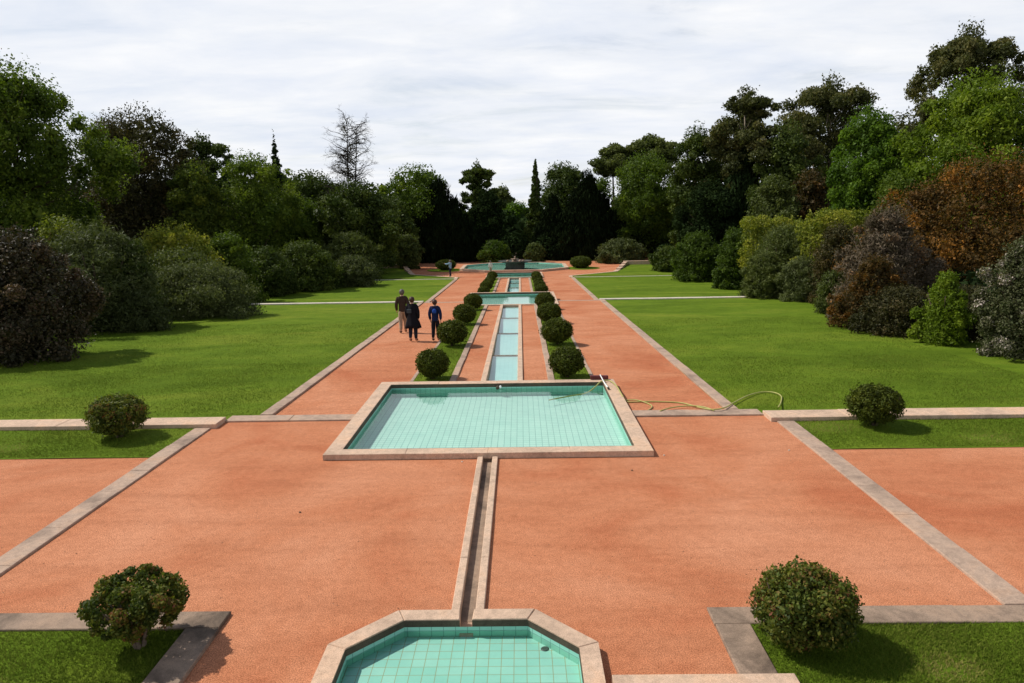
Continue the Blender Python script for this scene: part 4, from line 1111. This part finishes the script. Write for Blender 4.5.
# ------------------------------------------------------------------ people
def skin_obj(name, V, E, mat, parent, sub=2, root_i=0):
    me = bpy.data.meshes.new(name); me.from_pydata([v[:3] for v in V], E, [])
    o = link(name, me, mat, parent)
    o.modifiers.new('skin', 'SKIN')
    for i, v in enumerate(V):
        sv = me.skin_vertices[0].data[i]; sv.radius = (v[3], v[4] if len(v) > 4 else v[3]); sv.use_root = (i == root_i)
    m_ = o.modifiers['skin']; m_.use_smooth_shade = True; m_.branch_smoothing = 0.3
    s = o.modifiers.new('sub', 'SUBSURF'); s.levels = sub; s.render_levels = sub
    return o
def person(label, loc, face, H, mats, stride=0.08, arms=None, coat=False, pack=False, sit=False, hair='short', shirt_sleeve=True):
    root = empty('person', loc, face)
    h = H
    J = {}
    J['pelvis'] = (0, 0, .52, .078, .062); J['waist'] = (0, .0, .60, .072, .055); J['chest'] = (0, 0, .72, .088, .06)
    J['neck0'] = (0, -.005, .84, .046, .044); J['neck'] = (0, .0, .85, .034, .034); J['head0'] = (0, .008, .88, .045, .048); J['head1'] = (0, .008, .925, .05, .058); J['head2'] = (0, .0, .965, .040, .045)
    st = stride
    for s, sg in (('L', -1), ('R', 1)):
        J['hip' + s] = (sg * .048, 0, .50, .056, .058)
        f = st * sg
        if sit:
            J['hip' + s] = (sg * .05, 0, .50, .056, .056); J['knee' + s] = (sg * .06, .21, .50, .042, .042); J['ankle' + s] = (sg * .06, .22, .27, .026, .026); J['toe' + s] = (sg * .06, .30, .245, .022, .018)
        else:
            J['knee' + s] = (sg * .05, .02 + f * .5, .28, .038, .040); J['ankle' + s] = (sg * .05, -.01 + f * (1.15 if f > 0 else 1.25), .045 + (0.03 if f < 0 else 0), .025, .026)
            J['toe' + s] = (sg * .056, J['ankle' + s][1] + .085, .018 if f > 0 else .02, .024, .016)
        a_ = (arms or {}).get(s)
        J['sh' + s] = (sg * .10, 0, .795, .036, .036)
        if a_: J['el' + s], J['wr' + s] = (*a_[0], .025, .025), (*a_[1], .018, .016)
        else:
            J['el' + s] = (sg * .135, -.02 - f * .3, .635, .026, .026); J['wr' + s] = (sg * .13, .03 - f * .7, .50, .018, .016)
        w = Vector(J['wr' + s][:3]); e = Vector(J['el' + s][:3]); d = (w - e).normalized(); J['palm' + s] = (*(w + d * .035), .016, .012)
        side = Vector((0, 1, 0)) if abs(d.y) < .7 else Vector((1, 0, 0))
        for q in range(4):
            o_ = side * (q - 1.5) * .011; L = (.028, .034, .032, .024)[q]
            J['f%d%s' % (q, s)] = (*(w + d * .055 + o_), .0058, .0058); J['g%d%s' % (q, s)] = (*(w + d * (.055 + L) + o_ * 1.1 + Vector((-sg * .006, .004, 0))), .005, .005)
        J['t0' + s] = (*(w + d * .03 + side * .022), .006, .006); J['t1' + s] = (*(w + d * .055 + side * .03), .005, .005)
    J['nose'] = (0, .072, .92, .008, .008); J['earL'] = (-.052, .0, .925, .008, .012); J['earR'] = (.052, .0, .925, .008, .012)
    def mk(name, keys, edges, mat, grow=0.0, sub=2):
        idx = {k: i for i, k in enumerate(keys)}
        V = [tuple(c * h for c in J[k][:3]) + tuple((c + grow) * h for c in J[k][3:]) for k in keys]
        return skin_obj(name, V, [(idx[a_], idx[b_]) for a_, b_ in edges], mat, root, sub)
    keys = ['pelvis', 'waist', 'chest', 'neck0', 'neck', 'head0', 'head1', 'head2', 'nose', 'earL', 'earR']
    E = [('pelvis', 'waist'), ('waist', 'chest'), ('chest', 'neck0'), ('neck0', 'neck'), ('neck', 'head0'), ('head0', 'head1'), ('head1', 'head2'), ('head1', 'nose'), ('head1', 'earL'), ('head1', 'earR')]
    for s in 'LR':
        keys += [k + s for k in ('hip', 'knee', 'ankle', 'toe', 'sh', 'el', 'wr', 'palm', 't0', 't1')] + ['%s%d%s' % (c, q, s) for q in range(4) for c in 'fg']
        E += [('pelvis', 'hip' + s), ('hip' + s, 'knee' + s), ('knee' + s, 'ankle' + s), ('ankle' + s, 'toe' + s), ('chest', 'sh' + s), ('sh' + s, 'el' + s), ('el' + s, 'wr' + s), ('wr' + s, 'palm' + s), ('palm' + s, 't0' + s), ('t0' + s, 't1' + s)]
        E += [('palm' + s, 'f%d%s' % (q, s)) for q in range(4)] + [('f%d%s' % (q, s), 'g%d%s' % (q, s)) for q in range(4)]
    mk('body', keys, E, mats['skin'])
    J['hem'] = (0, 0, .47, .082, .066)
    mk('top', ['hem', 'pelvis', 'waist', 'chest', 'neck0', 'shL', 'elL', 'wrL', 'shR', 'elR', 'wrR'],
       [('hem', 'pelvis'), ('pelvis', 'waist'), ('waist', 'chest'), ('chest', 'neck0'), ('chest', 'shL'), ('shL', 'elL'), ('elL', 'wrL'), ('chest', 'shR'), ('shR', 'elR'), ('elR', 'wrR')], mats['top'], .014)
    mk('trousers', ['waist', 'pelvis', 'hipL', 'kneeL', 'ankleL', 'hipR', 'kneeR', 'ankleR'], [('waist', 'pelvis'), ('pelvis', 'hipL'), ('hipL', 'kneeL'), ('kneeL', 'ankleL'), ('pelvis', 'hipR'), ('hipR', 'kneeR'), ('kneeR', 'ankleR')], mats['legs'], .010)
    for s in 'LR': mk('shoe', ['ankle' + s, 'toe' + s], [('ankle' + s, 'toe' + s)], mats['shoe'], .010)
    # hair
    bm = bmesh.new(); bmesh.ops.create_icosphere(bm, subdivisions=3, radius=1)
    rng = random.Random(int(H * 1000))
    for v in bm.verts:
        d = v.co.copy(); k = 1 + rng.uniform(-.02, .03)
        z = d.z; low = -0.95 if hair == 'short' else -1.2
        if z < low: z = low + (z - low) * .2
        fr = 1.0 if d.y < 0.35 else 0.78
        v.co = Vector((d.x * .060 * k, d.y * .070 * k * fr - .008, z * .067 * k + .925)) * h
    me = bpy.data.meshes.new('hair'); bm.to_mesh(me); bm.free()
    me.polygons.foreach_set('use_smooth', [True] * len(me.polygons)); link('hair', me, mats['hair'], root)
    if coat:
        mb = MB(); prof = [(.062, .815), (.10, .79), (.112, .70), (.105, .62), (.125, .5), (.155, .38), (.172, .30), (.160, .30), (.11, .5)]
        seg = 28; base = 0
        for r, z in prof:
            for k in range(seg):
                an = 2 * math.pi * k / seg; fold = 1 + (.09 * math.sin(an * 7) + .05 * math.sin(an * 4 + 1)) * max(0, (.6 - z) / .3)
                mb.v.append((r * fold * math.cos(an) * h * (1.0), r * fold * .72 * math.sin(an) * h, (z + .008 * math.sin(3 * an)) * h))
        for i in range(len(prof) - 1):
            for k in range(seg):
                mb.f.append((i * seg + k, i * seg + (k + 1) % seg, (i + 1) * seg + (k + 1) % seg, (i + 1) * seg + k)); mb.uv += [(0, 0)] * 4
        mb.build('coat', mats['top'], root, True)
        if coat == 'bag':
            mb = MB(); mb.box(-.10 * h, 0.0 * h, -.115 * h, -.08 * h, .64 * h, .73 * h, ch=.012 * h); mb.build('shoulder_bag', mats['pack'], root)
    if pack:
        V = [(0, -.085 * h, .66 * h, .052 * h, .035 * h), (0, -.09 * h, .72 * h, .056 * h, .038 * h), (0, -.08 * h, .78 * h, .045 * h, .03 * h)]
        skin_obj('rucksack', V, [(0, 1), (1, 2)], mats['pack'], root)
    tag(root, label, 'person')
    return root
sk = simple('skin', (0.45, 0.27, 0.19), 0.55, 0.3, 0.08)
shoe = simple('dark_leather', (0.03, 0.022, 0.018), 0.5, 0.4)
def cloth(n, c, v=.18): return simple(n, c, 0.9, 0.1, v, 9)
hair_d = simple('dark_hair', (0.03, 0.018, 0.012), 0.6, 0.3); hair_b = simple('brown_hair', (0.05, 0.022, 0.014), 0.6, 0.3); hair_g = simple('greying_hair', (0.10, 0.085, 0.07), 0.6, 0.3)
def foot(px, py): 
    g = ground_pt(px, py); return (g.x, g.y, g.z + 0.005)
person('tallest walker seen from behind in a dark brown jacket and beige trousers', foot(403.5, 333), rad(8), 1.80,
       dict(skin=sk, top=cloth('brown_jacket', (0.045, 0.030, 0.022)), legs=cloth('beige_trousers', (0.34, 0.24, 0.16)), shoe=shoe, hair=hair_g), stride=0.085)
person('middle walker in a long black flared coat with a small grey bag', foot(413.5, 341.5), rad(-4), 1.70,
       dict(skin=sk, top=cloth('black_coat', (0.010, 0.010, 0.013)), legs=cloth('dark_trousers', (0.018, 0.022, 0.035)), shoe=simple('tan_shoes', (0.2, 0.1, 0.06)), hair=hair_b, pack=cloth('grey_bag', (0.05, 0.06, 0.065))), stride=0.045, coat='bag', hair='long')
person('right-hand walker in a bright blue jacket and dark trousers beside the clipped balls', foot(436, 341), rad(-3), 1.58,
       dict(skin=sk, top=cloth('dark_navy_jacket', (0.012, 0.02, 0.06)), legs=cloth('black_trousers', (0.012, 0.012, 0.016)), shoe=shoe, hair=hair_b, pack=cloth('blue_rucksack', (0.02, 0.07, 0.30))), stride=0.06, pack=True)
person('distant person in a light blue shirt with one arm stretched out', foot(450.5, 277), rad(60), 1.62,
       dict(skin=sk, top=cloth('light_blue_shirt', (0.25, 0.38, 0.50)), legs=cloth('navy_trousers', (0.02, 0.02, 0.035)), shoe=shoe, hair=hair_g), stride=0.06,
       arms={'L': ((-.15, .12, .74), (-.13, .26, .76)), 'R': ((.14, .03, .66), (.12, .12, .60))})
person('distant person in a white shirt by the near rim of the fountain pool', (FX - 2.35, FY - 7.2, -1.395), rad(20), 1.28,
       dict(skin=sk, top=cloth('white_shirt', (0.62, 0.60, 0.54)), legs=cloth('khaki_trousers', (0.30, 0.26, 0.18)), shoe=shoe, hair=hair_g), stride=0.02)

# ------------------------------------------------------------------ light and sky
AZ = math.atan2(-1.0, 0.32)          # sun seen to the left and a little ahead (x=-1, y=.32)
EL = rad(48)
sun_dir = Vector((-math.cos(EL) / math.hypot(1, .32), 0.32 * math.cos(EL) / math.hypot(1, .32), math.sin(EL)))
sl = bpy.data.lights.new('sun', 'SUN'); sl.energy = 4.6; sl.angle = rad(0.6); sl.color = (1.0, 0.955, 0.88)
so = bpy.data.objects.new('sun', sl); COL.objects.link(so)
so.rotation_euler = sun_dir.to_track_quat('Z', 'Y').to_euler(); so.location = (-30, 10, 40)
world = bpy.data.worlds.new('World'); scene.world = world; world.use_nodes = True
nt = world.node_tree
for n in list(nt.nodes): nt.nodes.remove(n)
out = nt.nodes.new('ShaderNodeOutputWorld'); bg = nt.nodes.new('ShaderNodeBackground')
sky = nt.nodes.new('ShaderNodeTexSky'); sky.sky_type = 'NISHITA'; sky.sun_disc = False
sky.sun_elevation = EL; sky.sun_rotation = math.atan2(sun_dir.x, sun_dir.y) ; sky.altitude = 50; sky.air_density = 1.0; sky.dust_density = 1.0
tc = nt.nodes.new('ShaderNodeTexCoord')
sep = nt.nodes.new('ShaderNodeSeparateXYZ'); nt.links.new(tc.outputs['Generated'], sep.inputs[0])
# project the view direction on a cloud layer: (x, y) / (z + .12)
def mth(op, a_, b_=None):
    m_ = nt.nodes.new('ShaderNodeMath'); m_.operation = op
    for i, v in enumerate((a_, b_)):
        if v is None: continue
        if hasattr(v, 'links'): nt.links.new(v, m_.inputs[i])
        else: m_.inputs[i].default_value = v
    return m_.outputs[0]
zz = mth('ADD', mth('MAXIMUM', sep.outputs[2], 0.0), 0.13)
cmb = nt.nodes.new('ShaderNodeCombineXYZ')
nt.links.new(mth('DIVIDE', sep.outputs[0], zz), cmb.inputs[0]); nt.links.new(mth('DIVIDE', sep.outputs[1], zz), cmb.inputs[1])
mp = nt.nodes.new('ShaderNodeMapping'); mp.inputs['Scale'].default_value = (0.7, 1.15, 1); mp.inputs['Rotation'].default_value = (0, 0, rad(14)); nt.links.new(cmb.outputs[0], mp.inputs[0])
nz = noise(nt, 1.1, 7, 0.62, mp.outputs[0], 0.5)
cl = ramp(nt, nz, [(0.32, (0.60, 0.60, 0.60)), (0.46, (0.92, 0.92, 0.92)), (0.60, (1, 1, 1))])
high = nt.nodes.new('ShaderNodeMapRange'); high.interpolation_type = 'SMOOTHSTEP'
nt.links.new(sep.outputs[2], high.inputs['Value']); high.inputs['From Min'].default_value = 0.32; high.inputs['From Max'].default_value = 0.62
high.inputs['To Min'].default_value = 1.0; high.inputs['To Max'].default_value = 0.12
fac = mth('MULTIPLY', cl.outputs[0], high.outputs[0])
nz2 = noise(nt, 2.3, 5, 0.6, mp.outputs[0], 0.3)
cc = ramp(nt, nz2, [(0.3, (7.9, 8.4, 9.4)), (0.7, (9.9, 9.95, 10.1))]).outputs[0]
skymix = mixc(nt, fac, sky.outputs[0], cc)
nt.links.new(skymix, bg.inputs[0]); bg.inputs[1].default_value = 0.10
nt.links.new(bg.outputs[0], out.inputs[0])

scene.view_settings.view_transform = 'Standard'
scene.view_settings.look = 'None'
scene.view_settings.exposure = 0.0
scene.view_settings.gamma = 1.0
scene.cycles.max_bounces = 6
scene.cycles.diffuse_bounces = 3
scene.cycles.transparent_max_bounces = 8
scene.cycles.use_denoising = True
